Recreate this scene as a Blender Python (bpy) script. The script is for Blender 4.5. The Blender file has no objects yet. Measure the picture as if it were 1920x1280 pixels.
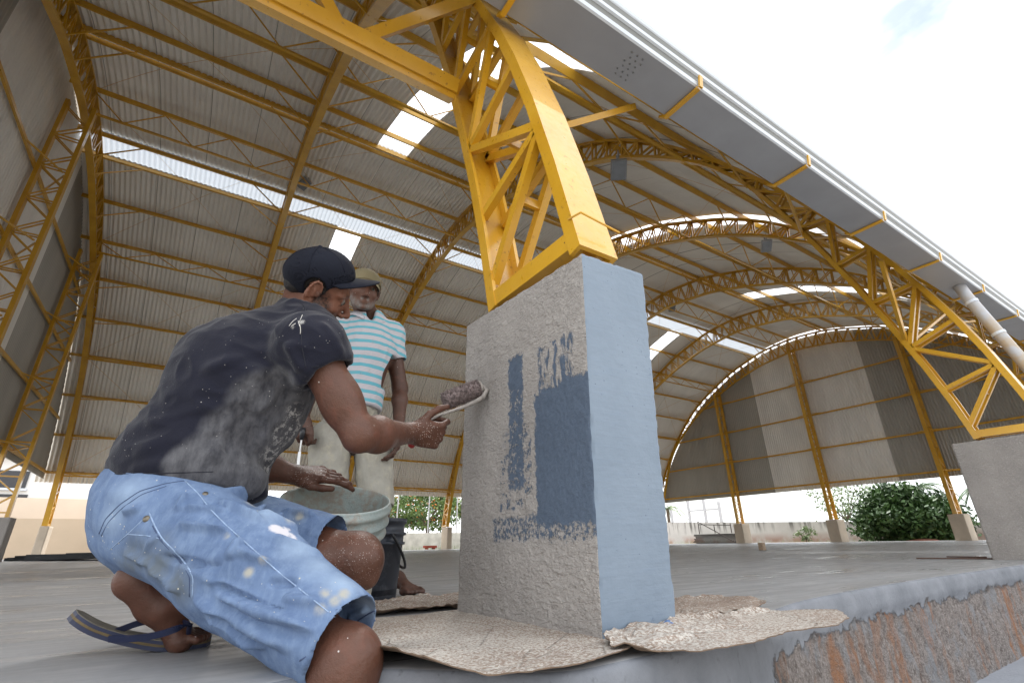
import bpy, math, random
import numpy as np
from mathutils import Vector, Matrix
from mathutils.bvhtree import BVHTree
from mathutils import noise as mn
random.seed(7); rng = np.random.default_rng(7)
R = math.radians
S = 0.72                                   # metres per survey unit of the hall
scn = bpy.context.scene
COL = scn.collection

# ------------------------------------------------------------------ camera
CF, CYAW, CPITCH, CROLL = 909.0, 0.5813, 0.3943, -0.0183
CP = np.array([-0.7805, -0.8611, 0.1872])
fw_ = np.array([math.sin(CYAW)*math.cos(CPITCH), math.cos(CYAW)*math.cos(CPITCH), math.sin(CPITCH)])
r0_ = np.array([math.cos(CYAW), -math.sin(CYAW), 0.0]); u0_ = np.cross(r0_, fw_)
CR = r0_*math.cos(CROLL)+u0_*math.sin(CROLL); CU = -r0_*math.sin(CROLL)+u0_*math.cos(CROLL)
cam = bpy.data.cameras.new('camera'); camo = bpy.data.objects.new('camera', cam); COL.objects.link(camo)
cam.sensor_width = 36.0; cam.lens = CF/1920*36.0; cam.clip_start = 0.02; cam.clip_end = 3000
M = Matrix.Identity(4)
for i in range(3):
    M[i][0] = CR[i]; M[i][1] = CU[i]; M[i][2] = -fw_[i]; M[i][3] = CP[i]
camo.matrix_world = M; scn.camera = camo
def px(x, y, d):                            # a photo point at depth d (m)
    return CP + (fw_ + CR*((x-960)/CF) - CU*((y-640)/CF))*d
def on(x, y, ax, val):
    v = fw_ + CR*((x-960)/CF) - CU*((y-640)/CF)
    return CP + v*(val-CP[ax])/v[ax]

# ------------------------------------------------------------------ world, sun, exposure
SUN_EL, SUN_AZ = R(58), R(35)              # azimuth from +Y towards +X
w = bpy.data.worlds.new('World'); scn.world = w; w.use_nodes = True
nt = w.node_tree; nt.nodes.clear()
def wn(t, **k):
    n = nt.nodes.new(t)
    for a, b in k.items(): setattr(n, a, b)
    return n
sky = wn('ShaderNodeTexSky', sky_type='NISHITA', sun_disc=False, sun_elevation=SUN_EL, sun_rotation=SUN_AZ, dust_density=2.0)
tc = wn('ShaderNodeTexCoord'); mp = wn('ShaderNodeMapping'); mp.inputs['Scale'].default_value = (1, 1, 2.0)
nz = wn('ShaderNodeTexNoise'); nz.inputs['Scale'].default_value = 1.7; nz.inputs['Detail'].default_value = 7
rp = wn('ShaderNodeValToRGB'); rp.color_ramp.elements[0].position = 0.30; rp.color_ramp.elements[1].position = 0.42; rp.color_ramp.elements[0].color = (.02, .02, .02, 1)
mx = wn('ShaderNodeMix', data_type='RGBA'); bg = wn('ShaderNodeBackground'); wo = wn('ShaderNodeOutputWorld')
L_ = nt.links.new
def dirv(x, y):
    v = fw_ + CR*((x-960)/CF) - CU*((y-640)/CF); return Vector(v).normalized()
mp0 = wn('ShaderNodeMapping'); mp0.inputs['Rotation'].default_value = dirv(1690, 20).rotation_difference(dirv(1880, 330)).to_euler()
L_(tc.outputs['Generated'], mp0.inputs[0]); L_(mp0.outputs[0], mp.inputs[0]); L_(mp.outputs[0], nz.inputs[0]); L_(nz.outputs[0], rp.inputs[0])
L_(rp.outputs[0], mx.inputs[0]); L_(sky.outputs[0], mx.inputs[6]); mx.inputs[7].default_value = (9.4, 9.7, 10.0, 1)
L_(mx.outputs[2], bg.inputs[0]); bg.inputs[1].default_value = 0.13; L_(bg.outputs[0], wo.inputs[0])
sl = bpy.data.lights.new('sun', 'SUN'); sl.energy = 3.6; sl.angle = R(7); sl.color = (1, .97, .92)
so = bpy.data.objects.new('sun', sl); COL.objects.link(so)
sd = Vector((math.sin(SUN_AZ)*math.cos(SUN_EL), math.cos(SUN_AZ)*math.cos(SUN_EL), math.sin(SUN_EL)))
so.rotation_euler = sd.to_track_quat('Z', 'Y').to_euler()
scn.view_settings.view_transform = 'Standard'; scn.view_settings.look = 'None'
scn.view_settings.exposure = 0.90; scn.view_settings.gamma = 1.0
scn.cycles.max_bounces = 8; scn.cycles.diffuse_bounces = 5; scn.cycles.use_denoising = True
scn.cycles.sample_clamp_indirect = 6

# ------------------------------------------------------------------ object helpers
def tag(o, label=None, cat=None, group=None, kind=None):
    if label: o['label'] = label
    if cat: o['category'] = cat
    if group: o['group'] = group
    if kind: o['kind'] = kind
    return o
def empty(name, loc=(0, 0, 0)):
    o = bpy.data.objects.new(name, None); COL.objects.link(o); o.location = Vector(loc); o.empty_display_size = .1
    return o
def mesh_obj(name, V, F, mat, parent=None, smooth=False):
    me = bpy.data.meshes.new(name)
    me.from_pydata([tuple(map(float, v)) for v in V], [], [tuple(map(int, f)) for f in F]); me.update()
    if smooth: me.polygons.foreach_set('use_smooth', [True]*len(me.polygons))
    for m in (mat if isinstance(mat, (list, tuple)) else [mat]):
        if m: me.materials.append(m)
    o = bpy.data.objects.new(name, me); COL.objects.link(o)
    if parent:
        o.parent = parent
        base = parent.location if not parent.parent else parent.location+parent.parent.location
        if parent.type == 'EMPTY': o.matrix_parent_inverse = Matrix.Translation(-parent.location)
        else: o.matrix_parent_inverse = Matrix.Identity(4)
    return o
class MB:
    def __init__(s): s.V = []; s.F = []
    def add(s, V, F):
        n = len(s.V); s.V += [tuple(map(float, v)) for v in V]; s.F += [tuple(i+n for i in f) for f in F]
    def box(s, lo, hi):
        x0, y0, z0 = lo; x1, y1, z1 = hi
        s.add([(x0, y0, z0), (x1, y0, z0), (x1, y1, z0), (x0, y1, z0), (x0, y0, z1), (x1, y0, z1), (x1, y1, z1), (x0, y1, z1)],
              [(0, 3, 2, 1), (4, 5, 6, 7), (0, 1, 5, 4), (1, 2, 6, 5), (2, 3, 7, 6), (3, 0, 4, 7)])
    def bar(s, a, b, wx, wy, side=(1, 0, 0)):
        a = np.array(a, float); b = np.array(b, float); d = b-a; d /= np.linalg.norm(d)
        sd_ = np.array(side, float); sd_ = sd_-d*(sd_@d)
        if np.linalg.norm(sd_) < 1e-6: sd_ = np.cross(d, [0, 0, 1.0]); 
        if np.linalg.norm(sd_) < 1e-6: sd_ = np.array([0, 1.0, 0])
        sd_ /= np.linalg.norm(sd_); t = np.cross(d, sd_)
        V = [p+sd_*wx/2*i+t*wy/2*j for p in (a, b) for i, j in ((-1, -1), (1, -1), (1, 1), (-1, 1))]
        s.add(V, [(0, 3, 2, 1), (4, 5, 6, 7), (0, 1, 5, 4), (1, 2, 6, 5), (2, 3, 7, 6), (3, 0, 4, 7)])
    def tube(s, pts, r, n=8, caps=True):
        pts = [np.array(p, float) for p in pts]; m = len(pts); rs = r if hasattr(r, '__len__') else [r]*m
        up = None; V = []; F = []
        for i, p in enumerate(pts):
            d = pts[min(i+1, m-1)]-pts[max(i-1, 0)]; d /= np.linalg.norm(d)+1e-12
            if up is None:
                up = np.cross(d, [0, 0, 1.0])
                if np.linalg.norm(up) < 1e-3: up = np.cross(d, [0, 1.0, 0])
            up = up-d*(up@d); up /= np.linalg.norm(up); t = np.cross(d, up)
            for k in range(n):
                a = 2*math.pi*k/n; V.append(p+(up*math.cos(a)+t*math.sin(a))*rs[i])
        for i in range(m-1):
            for k in range(n):
                k2 = (k+1) % n; F.append((i*n+k, i*n+k2, (i+1)*n+k2, (i+1)*n+k))
        if caps: F.append(tuple(range(n))[::-1]); F.append(tuple(range((m-1)*n, m*n)))
        s.add(V, F)
    def lathe(s, prof, c=(0, 0, 0), n=32, axis=None):
        V = []; F = []; m = len(prof)
        for r, z in prof:
            for k in range(n):
                a = 2*math.pi*k/n; V.append((r*math.cos(a), r*math.sin(a), z))
        for i in range(m-1):
            for k in range(n):
                k2 = (k+1) % n; F.append((i*n+k, i*n+k2, (i+1)*n+k2, (i+1)*n+k))
        V = np.array(V)
        if axis is not None:
            q = Vector(axis).to_track_quat('Z', 'Y').to_matrix(); V = V@np.array(q).T
        s.add(V+np.array(c), F)
    def build(s, name, mat, parent=None, smooth=False):
        return mesh_obj(name, s.V, s.F, mat, parent, smooth)
def bevel(o, w_=.004, seg=2):
    m = o.modifiers.new('bevel', 'BEVEL'); m.width = w_; m.segments = seg; m.limit_method = 'ANGLE'; return o

# ------------------------------------------------------------------ materials
class NB:
    def __init__(s, name, rough=.6, metal=0.0, spec=.5):
        s.m = bpy.data.materials.new(name); s.m.use_nodes = True; s.t = s.m.node_tree
        s.b = s.t.nodes['Principled BSDF']; s.b.inputs['Roughness'].default_value = rough
        s.b.inputs['Metallic'].default_value = metal; s.b.inputs['Specular IOR Level'].default_value = spec
        s.tc = s.t.nodes.new('ShaderNodeTexCoord')
    def n(s, t, **k):
        x = s.t.nodes.new(t)
        for a, b in k.items(): setattr(x, a, b)
        return x
    def l(s, a, b): s.t.links.new(a, b)
    def mapc(s, scale=(1, 1, 1), rot=(0, 0, 0)):
        m = s.n('ShaderNodeMapping'); m.inputs['Scale'].default_value = scale; m.inputs['Rotation'].default_value = rot
        s.l(s.tc.outputs['Object'], m.inputs[0]); return m.outputs[0]
    def noise(s, sc, det=4, rough=.55, vec=None, dist=0):
        x = s.n('ShaderNodeTexNoise'); x.inputs['Scale'].default_value = sc; x.inputs['Detail'].default_value = det
        x.inputs['Roughness'].default_value = rough; x.inputs['Distortion'].default_value = dist
        s.l(vec or s.tc.outputs['Object'], x.inputs['Vector']); return x.outputs[0]
    def voro(s, sc, feat='F1', vec=None, out='Distance'):
        x = s.n('ShaderNodeTexVoronoi', feature=feat); x.inputs['Scale'].default_value = sc
        s.l(vec or s.tc.outputs['Object'], x.inputs['Vector']); return x.outputs[out]
    def ramp(s, v, lo, hi, a=0., b=1.):
        x = s.n('ShaderNodeMapRange'); x.inputs[1].default_value = lo; x.inputs[2].default_value = hi
        x.inputs[3].default_value = a; x.inputs[4].default_value = b; x.clamp = True; s.l(v, x.inputs[0]); return x.outputs[0]
    def math(s, op, a, b=None):
        x = s.n('ShaderNodeMath', operation=op)
        for i, v in enumerate((a, b)):
            if v is None: continue
            if isinstance(v, (int, float)): x.inputs[i].default_value = v
            else: s.l(v, x.inputs[i])
        return x.outputs[0]
    def mix(s, f, a, b):
        x = s.n('ShaderNodeMix', data_type='RGBA')
        for i, v in ((0, f), (6, a), (7, b)):
            if isinstance(v, (int, float)): x.inputs[i].default_value = v
            elif isinstance(v, tuple): x.inputs[i].default_value = (*v, 1) if len(v) == 3 else v
            else: s.l(v, x.inputs[i])
        return x.outputs[2]
    def attr(s, name):
        x = s.n('ShaderNodeAttribute'); x.attribute_name = name; return x.outputs['Fac']
    def color(s, c):
        if isinstance(c, tuple): s.b.inputs['Base Color'].default_value = (*c, 1)
        else: s.l(c, s.b.inputs['Base Color'])
        return s
    def rough(s, v): s.l(v, s.b.inputs['Roughness']); return s
    def bump(s, h, dist=.01, st=1.0):
        x = s.n('ShaderNodeBump'); x.inputs['Distance'].default_value = dist; x.inputs['Strength'].default_value = st
        s.l(h, x.inputs['Height'])
        old = s.b.inputs['Normal'].links
        if old: s.l(old[0].from_socket, x.inputs['Normal'])
        s.l(x.outputs[0], s.b.inputs['Normal']); return s
    def xyz(s, i):
        x = s.n('ShaderNodeSeparateXYZ'); s.l(s.tc.outputs['Object'], x.inputs[0]); return x.outputs[i]
def simple(name, c, rough=.6, metal=0, var=.12, sc=8, spec=.5, bump=0, bsc=60):
    b = NB(name, rough, metal, spec)
    n = b.noise(sc, 5)
    b.color(b.mix(b.ramp(n, .3, .7), tuple(x*(1-var) for x in c), tuple(min(1, x*(1+var)) for x in c)))
    if bump: b.bump(b.noise(bsc, 4), bump)
    return b.m
def m_yellow():
    b = NB('yellow_paint', .32, 0, .5); b.b.inputs['Coat Weight'].default_value = .5; b.b.inputs['Coat Roughness'].default_value = .14
    n = b.noise(3.5, 6); n2 = b.noise(40, 5)
    c = b.mix(b.ramp(n, .35, .7), (.56, .29, .012), (.66, .37, .025))
    c = b.mix(b.ramp(n2, .64, .72, 0, .65), c, (.22, .09, .015)); c = b.mix(b.ramp(b.noise(1.1, 6, .7), .5, .75, 0, .3), c, (.40, .25, .06)); c = b.mix(b.math('MULTIPLY', b.math('LESS_THAN', b.voro(26), .07), b.ramp(n, .5, .6)), c, (.13, .05, .015))
    b.color(c); b.rough(b.ramp(n2, .3, .7, .26, .45)); b.bump(b.noise(55, 3), .0015, .5); return b.m
def m_roof():
    b = NB('galvanised_roof', .55, .0, .5)
    n = b.noise(1.2, 6, vec=b.mapc((1.0, .35, .35))); n2 = b.noise(12, 4, vec=b.mapc((3, .3, .3)))
    xs = b.math('FRACT', b.math('DIVIDE', b.xyz(0), 1.02))
    seam = b.math('LESS_THAN', xs, .016)
    c = b.mix(b.ramp(n, .35, .68), (.76, .735, .68), (.85, .825, .77))
    c = b.mix(b.ramp(n2, .62, .75, 0, .35), c, (.46, .45, .42))
    c = b.mix(b.math('MULTIPLY', seam, .7), c, (.16, .15, .13))
    b.color(c); b.rough(b.ramp(n2, .3, .7, .42, .62)); return b.m
def m_clad(name, c):
    b = NB(name, .5, .2, .5)
    n = b.noise(1.5, 5, vec=b.mapc((1, 1, .3)))
    b.color(b.mix(b.ramp(n, .3, .7), tuple(v*.9 for v in c), tuple(v*1.08 for v in c))); return b.m
def m_skylight(name='translucent_sheet', mixw=.38, col=(.9, .92, .95, 1), tw=.72):
    m = bpy.data.materials.new(name); m.use_nodes = True; t = m.node_tree; t.nodes.clear()
    o = t.nodes.new('ShaderNodeOutputMaterial'); d = t.nodes.new('ShaderNodeBsdfDiffuse'); tr = t.nodes.new('ShaderNodeBsdfTranslucent')
    tp = t.nodes.new('ShaderNodeBsdfTransparent'); a = t.nodes.new('ShaderNodeMixShader'); b2 = t.nodes.new('ShaderNodeMixShader')
    for n in (d, tr): n.inputs[0].default_value = col
    tp.inputs[0].default_value = (.95, .97, 1, 1)
    a.inputs[0].default_value = tw; b2.inputs[0].default_value = mixw
    t.links.new(d.outputs[0], a.inputs[1]); t.links.new(tr.outputs[0], a.inputs[2]); t.links.new(a.outputs[0], b2.inputs[1])
    t.links.new(tp.outputs[0], b2.inputs[2]); t.links.new(b2.outputs[0], o.inputs[0]); return m
YEL = m_yellow(); ROOF = m_roof(); SKYL = m_skylight(); SKYD = m_skylight('dusty_translucent_sheet', .0, (.44, .47, .51, 1), .42)
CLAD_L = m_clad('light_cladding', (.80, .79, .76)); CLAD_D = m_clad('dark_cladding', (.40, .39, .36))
GALV = simple('galvanised_gutter', (.31, .325, .36), .45, .2, .10, 2.2)
WHITE = simple('white_paint_and_lip_glint', (.56, .61, .68), .4, 0, .05, 4)  # white paint on sills and clamps; on the gutter lips, painted sky glint
BLACK = simple('black_plastic', (.015, .016, .02), .35, 0, .2)
GREYM = simple('grey_metal', (.30, .31, .32), .4, .5, .15)

# ------------------------------------------------------------------ hall geometry (survey units, scaled by S)
L = 6.698; XL = -6.025; YF = 29.558; YM = YF/2
INN = np.array([(0.66, 1.31), (0.74, 1.75), (0.83, 2.1), (1.03, 2.7), (1.28, 3.5), (1.86, 5.02), (2.5, 6.45), (3.2, 7.5), (4.12, 8.4), (5.7, 9.68), (7.5, 10.7), (9.75, 11.62), (12.0, 12.3), (YM, 12.65)])
OUT = np.array([(-.03, 1.31), (.07, 1.75), (.16, 2.18), (.39, 2.88), (.62, 3.5), (1.3, 4.9), (2.2, 6.4), (3.0, 7.5), (4, 8.75), (5.2, 9.95), (6.6, 11), (9.5, 12.5), (12.4, 13.4), (YM, 13.62)])
def smooth_poly(P, n):
    P = np.array(P); d = np.r_[0, np.cumsum(np.hypot(*np.diff(P, axis=0).T))]
    t = np.linspace(0, d[-1], n)
    Q = np.stack([np.interp(t, d, P[:, 0]), np.interp(t, d, P[:, 1])], 1)
    for _ in range(14):
        Q[1:-1] = .25*Q[:-2]+.5*Q[1:-1]+.25*Q[2:]
    return Q
def full(P):
    m = P.copy()[::-1]; m[:, 0] = YF-m[:, 0]; return np.vstack([P, m[1:]])
INC = smooth_poly(full(INN), 240); OUC = smooth_poly(full(OUT), 240)
def arclen(P): return np.r_[0, np.cumsum(np.hypot(*np.diff(P, axis=0).T))]
SI = arclen(INC); SO = arclen(OUC)
def at_curve(C, A, s):
    return np.array([np.interp(s, A, C[:, 0]), np.interp(s, A, C[:, 1])])
def nrm(C, A, s):
    a = at_curve(C, A, s-.05); b = at_curve(C, A, s+.05); d = (b-a)/np.linalg.norm(b-a); return np.array([-d[1], d[0]]), d
SCALE_S = SO[-1]/41.4
def roof_pt(s, off):                        # s measured as in the survey of the roof skin
    ss = s/41.83*SO[-1]; n, d = nrm(OUC, SO, min(max(ss, .06), SO[-1]-.06)); return at_curve(OUC, SO, ss)+n*off

def sweep_u(mb, C, x0, x1, dep, sgn, th=.02, step=3, s0=None, s1=None):
    """U channel along curve C (YZ, units); web on the curve, lips of depth dep towards sgn*normal"""
    idx = list(range(0, len(C), step)); idx[-1] = len(C)-1
    prof = [(x0, 0), (x1, 0), (x1, dep), (x1-th, dep), (x1-th, th), (x0+th, th), (x0+th, dep), (x0, dep)]
    V = []; F = []
    for i in idx:
        d = C[min(i+1, len(C)-1)]-C[max(i-1, 0)]; d = d/np.linalg.norm(d); n = np.array([-d[1], d[0]])*sgn
        for x, h in prof:
            p = C[i]+n*h; V.append((x*S, p[0]*S, p[1]*S))
    k = len(prof)
    for a in range(len(idx)-1):
        for j in range(k):
            j2 = (j+1) % k; F.append((a*k+j, a*k+j2, (a+1)*k+j2, (a+1)*k+j))
    F.append(tuple(range(k))); F.append(tuple(range((len(idx)-1)*k, len(idx)*k)))
    mb.add(V, F)
def u3(x, p): return (x*S, p[0]*S, p[1]*S)
CW = .20                                    # chord width
# node lists along inner and outer chord (arc length)
def s_of(C, A, y, z):
    i = np.argmin((C[:, 0]-y)**2+(C[:, 1]-z)**2); return A[i]
leg_i = [s_of(INC, SI, *p) for p in ((.68, 1.42), (.80, 1.95), (.98, 2.58), (1.22, 3.3), (1.52, 4.1), (1.85, 5.0))]
leg_o = [s_of(OUC, SO, *p) for p in ((.16, 2.08), (.34, 2.75), (.62, 3.5), (.95, 4.25), (1.35, 5.0))]
hall = empty('sports_hall', (0, 0, 0))
tag(hall, 'open sided barrel vaulted hall with yellow arched trusses and corrugated metal roof over the court', 'building')

PUR = [4.15, 5.75, 7.95, 9.75, 11.65, 13.7, 15.75, 17.6, 18.72, 21.2, 23.12, 24.1, 26.15, 28.08, 30.0, 31.97, 33.83, 35.79, 37.7, 39.45]
GIRD = {7.95, 13.7, 21.2, 28.08, 33.83, 39.45}
def knee_pt(s):
    ssn = s/41.83*SO[-1]; p = at_curve(OUC, SO, ssn); i = np.argmin(((INC-p)**2).sum(1)); return INC[i]
def arch_truss(X, name='arch_truss'):
    ch = MB()
    sweep_u(ch, OUC, X, X+CW, .065, -1); sweep_u(ch, INC, X, X+CW, .065, 1)
    # base plates / base beam across the plinth top
    a = INC[0]; b = OUC[0]
    a, b = a+[-.02, 0], b+[.05, 0]
    for c0, c1 in ((a, b), (INC[-1]+[.02, 0], OUC[-1]-[.05, 0])):
        ch.bar(u3(X+.035, (c0[0], 1.37)), u3(X+.035, (c1[0], 1.37)), .06*S, .085*S)
        ch.bar(u3(X+CW-.035, (c0[0], 1.37)), u3(X+CW-.035, (c1[0], 1.37)), .06*S, .085*S)
    o = ch.build(name, YEL, hall)
    wb = MB()
    seq = [('i', leg_i[0]), ('o', leg_o[0]), ('i', leg_i[1]), None, ('i', leg_i[2]), ('o', leg_o[0]), None, ('i', leg_i[2]), ('o', leg_o[1]), None,
           ('i', leg_i[2]), ('o', leg_o[2]), ('i', leg_i[3]), ('o', leg_o[3]), ('i', leg_i[4]), ('o', leg_o[4]), ('i', leg_i[5])]
    segs = []
    for p, q in zip(seq[:-1], seq[1:]):
        if p and q: segs.append((p, q))
    # rest of the arch, symmetric zig-zag
    si0 = leg_i[5]; n = 25
    half = (SI[-1]/2-si0); 
    for k in range(n):
        f0 = k/n; f1 = (k+.5)/n; f2 = (k+1)/n
        so0 = leg_o[4]; ho = SO[-1]/2-so0
        segs.append((('i', si0+half*f0), ('o', so0+ho*f1+.0))); segs.append((('o', so0+ho*f1), ('i', si0+half*f2)))
        if k % 2 == 0: segs.append((('o', so0+ho*f1), ('i', si0+half*f1)))
    def P(k):
        C, A, g = (INC, SI, 1) if k[0] == 'i' else (OUC, SO, -1)
        return at_curve(C, A, k[1])+nrm(C, A, k[1])[0]*.035*g
    for j, (p, q) in enumerate(segs):
        A_, B_ = P(p), P(q); big = 1.0 if j < 11 else .85
        for m_ in (0, 1):
            if m_: A2, B2 = np.array([YF-A_[0], A_[1]]), np.array([YF-B_[0], B_[1]])
            else: A2, B2 = A_, B_
            for xx in (X+.032, X+CW-.032):
                wb.bar(u3(xx, A2), u3(xx, B2), .04*S, .05*S*big)
            if j < 14 and j % 2 == 0:
                mid = A2*.45+B2*.55; wb.bar(u3(X+.05, mid), u3(X+CW-.05, mid), .02*S, .05*S)
    for s in PUR:
        if s in GIRD or s < 4: continue
        top = roof_pt(s, .02); lo = knee_pt(s)
        for sg in (-1, 1):
            if (X == XL and sg < 0) or (X == 5*L and sg > 0): continue
            wb.bar(u3(X+CW/2+sg*.05, lo), u3(X+CW/2+sg*1.25, top), .035*S, .035*S)
    for sg in (-1, 1):
        if X > XL and not (X == 0 and sg < 0): wb.bar(u3(X+.1+sg*.05, (.98, 2.7)), u3(X+.1+sg*1.2, (.62, 3.42)), .045*S, .045*S)
    o2 = wb.build('web_bars', YEL, o)
    return o
archX = [XL, 0, L, 2*L, 3*L, 4*L, 5*L]
for X in archX: arch_truss(X)

# weld bead and base sleeve at the front leg
mb = MB()
for yy in (-.055, ):
    mb.tube([( (0.0-.004)*S, yy*S, 1.44*S), ((CW+.004)*S, (yy+.004)*S, 1.425*S)], .0032, 6)
mb.tube([(-.004*S, -.055*S, 1.44*S), (-.004*S, .02*S, 1.455*S)], .0032, 6)
mb.build('weld_bead', YEL, hall)

# roof sheets
def sheet(s0, s1, x0, x1, off, mat, name, parent, pitch=.16, amp=.036):
    ns = max(3, int((s1-s0)/.55)); nx = max(4, int(round((x1-x0)/pitch*6)))
    ss = np.linspace(s0, s1, ns); xs = np.linspace(x0, x1, nx+1)
    ph = (xs/pitch) % 1.0
    prof = np.clip(np.abs(ph-.5)*4-1, -.85, .85)*amp
    V = np.zeros((ns, nx+1, 3))
    for i, s in enumerate(ss):
        ssn = s/41.83*SO[-1]; n, d = nrm(OUC, SO, min(max(ssn, .06), SO[-1]-.06)); p = at_curve(OUC, SO, ssn)
        V[i, :, 0] = xs; V[i, :, 1] = p[0]+n[0]*(off+prof); V[i, :, 2] = p[1]+n[1]*(off+prof)
    idx = np.arange(ns*(nx+1)).reshape(ns, nx+1)
    F = np.stack([idx[:-1, :-1], idx[:-1, 1:], idx[1:, 1:], idx[1:, :-1]], -1).reshape(-1, 4)
    me = bpy.data.meshes.new(name); me.vertices.add(V.size//3); me.vertices.foreach_set('co', (V.reshape(-1, 3)*S).ravel().astype(np.float32))
    me.loops.add(F.size); me.loops.foreach_set('vertex_index', F.ravel().astype(np.int32))
    me.polygons.add(len(F)); me.polygons.foreach_set('loop_start', np.arange(0, F.size, 4, dtype=np.int32)); me.update(calc_edges=True)
    me.materials.append(mat); me.polygons.foreach_set('use_smooth', [False]*len(F))
    o = bpy.data.objects.new(name, me); COL.objects.link(o); o.parent = parent; return o
ROF = .20
XA, XB = XL-.8, 5*L+.62
strips = [(.345*L, .51*L), (2.03*L, 2.2*L), (3.62*L, 3.79*L)]
def banded(s0, s1, off):
    cur = XA
    for a, b in strips:
        sheet(s0, s1, cur, a, off, ROOF, 'roof_sheet', hall); sheet(s0, s1, a+.004, b-.004, off, SKYL, 'skylight_panel', hall); cur = b+.002
    sheet(s0, s1, cur, XB, off, ROOF, 'roof_sheet', hall)
banded(2.5, 18.95, ROF)
sheet(18.7, 23.2, XA, XB, ROF+.11, ROOF, 'roof_sheet', hall)
sheet(23.1, 24.1, XA, XB, ROF+.03, SKYD, 'skylight_panel', hall)
banded(24.03, 28.0, ROF)
sheet(27.95, 39.95, XA, XB, ROF+.01, ROOF, 'roof_sheet', hall)

# purlins (C sections lying on the arches), braced purlins (lattice girders) and knee braces
def rp3(x, s, off): p = roof_pt(s, off); return (x*S, p[0]*S, p[1]*S)
for s in PUR:
    n, d = nrm(OUC, SO, min(max(s/41.83*SO[-1], .06), SO[-1]-.06))
    mb = MB(); o_ = .03 if s == 18.72 else 0
    a = rp3(XA+.1, s, .09+o_); b = rp3(XB-.1, s, .09+o_)
    mb.bar(a, b, .075*S, .15*S, side=(0, d[0], d[1]))
    if s == 18.72:
        mb.bar(rp3(XA+.1, s+.35, .15), rp3(XB-.1, s+.35, .15), .07*S, .13*S, side=(0, d[0], d[1]))
    o = mb.build('purlin', YEL, hall)
    br = MB(); wd = MB()
    q = knee_pt(s)
    if s in GIRD:
        lo = q + (roof_pt(s, 0)-q)*.12
        br.bar(u3(XL+.1, lo), u3(5*L+.1, lo), .07*S, .06*S)
        N = int((5*L-XL)/.93); xs = np.linspace(XL+.1, 5*L+.1, N+1)
        top = roof_pt(s, .02)
        for k in range(N):
            A_, B_ = (lo, top) if k % 2 else (top, lo)
            br.bar(u3(xs[k], A_), u3(xs[k+1], B_), .03*S, .03*S)
        br.build('purlin_brace', YEL, o)
# near side eaves bracing
mb = MB()
I3 = (1.18, 3.28)
mb.bar(u3(XL, I3), u3(0.0, I3), .10*S, .085*S, side=(0, .9, .4)); mb.bar(u3(XL, (I3[0]-.075, I3[1]+.02)), u3(0.0, (I3[0]-.075, I3[1]+.02)), .03*S, .10*S, side=(0, .9, .4))
UP = (.86, 3.95)
mb.bar(u3(XL, UP), u3(0.0, UP), .06*S, .06*S)
for k in range(4):
    x0 = -1.5*k
    mb.bar(u3(x0, UP), u3(x0-.76, I3), .075*S, .07*S); mb.bar(u3(x0-.76, I3), u3(x0-1.5, UP), .075*S, .07*S)
mb.build('eaves_bracing', YEL, hall)
# tie rods
mb = MB()
for k in range(len(archX)-1):
    x0, x1 = archX[k]+.1, archX[k+1]+.1
    for s0, s1 in ((5.75, 13.7), (13.7, 21.2), (21.2, 28.08), (28.08, 33.83), (33.83, 39.45)):
        for f in (0, 1):
            a, b = (x0, x1) if f else (x1, x0)
            pts = [rp3(a+(b-a)*t, s0+(s1-s0)*t, -.02-.05*math.sin(math.pi*t)) for t in np.linspace(0, 1, 9)]
            mb.tube(pts, .0045, 4, False)
mb.build('tie_rod', YEL, hall)

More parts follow.
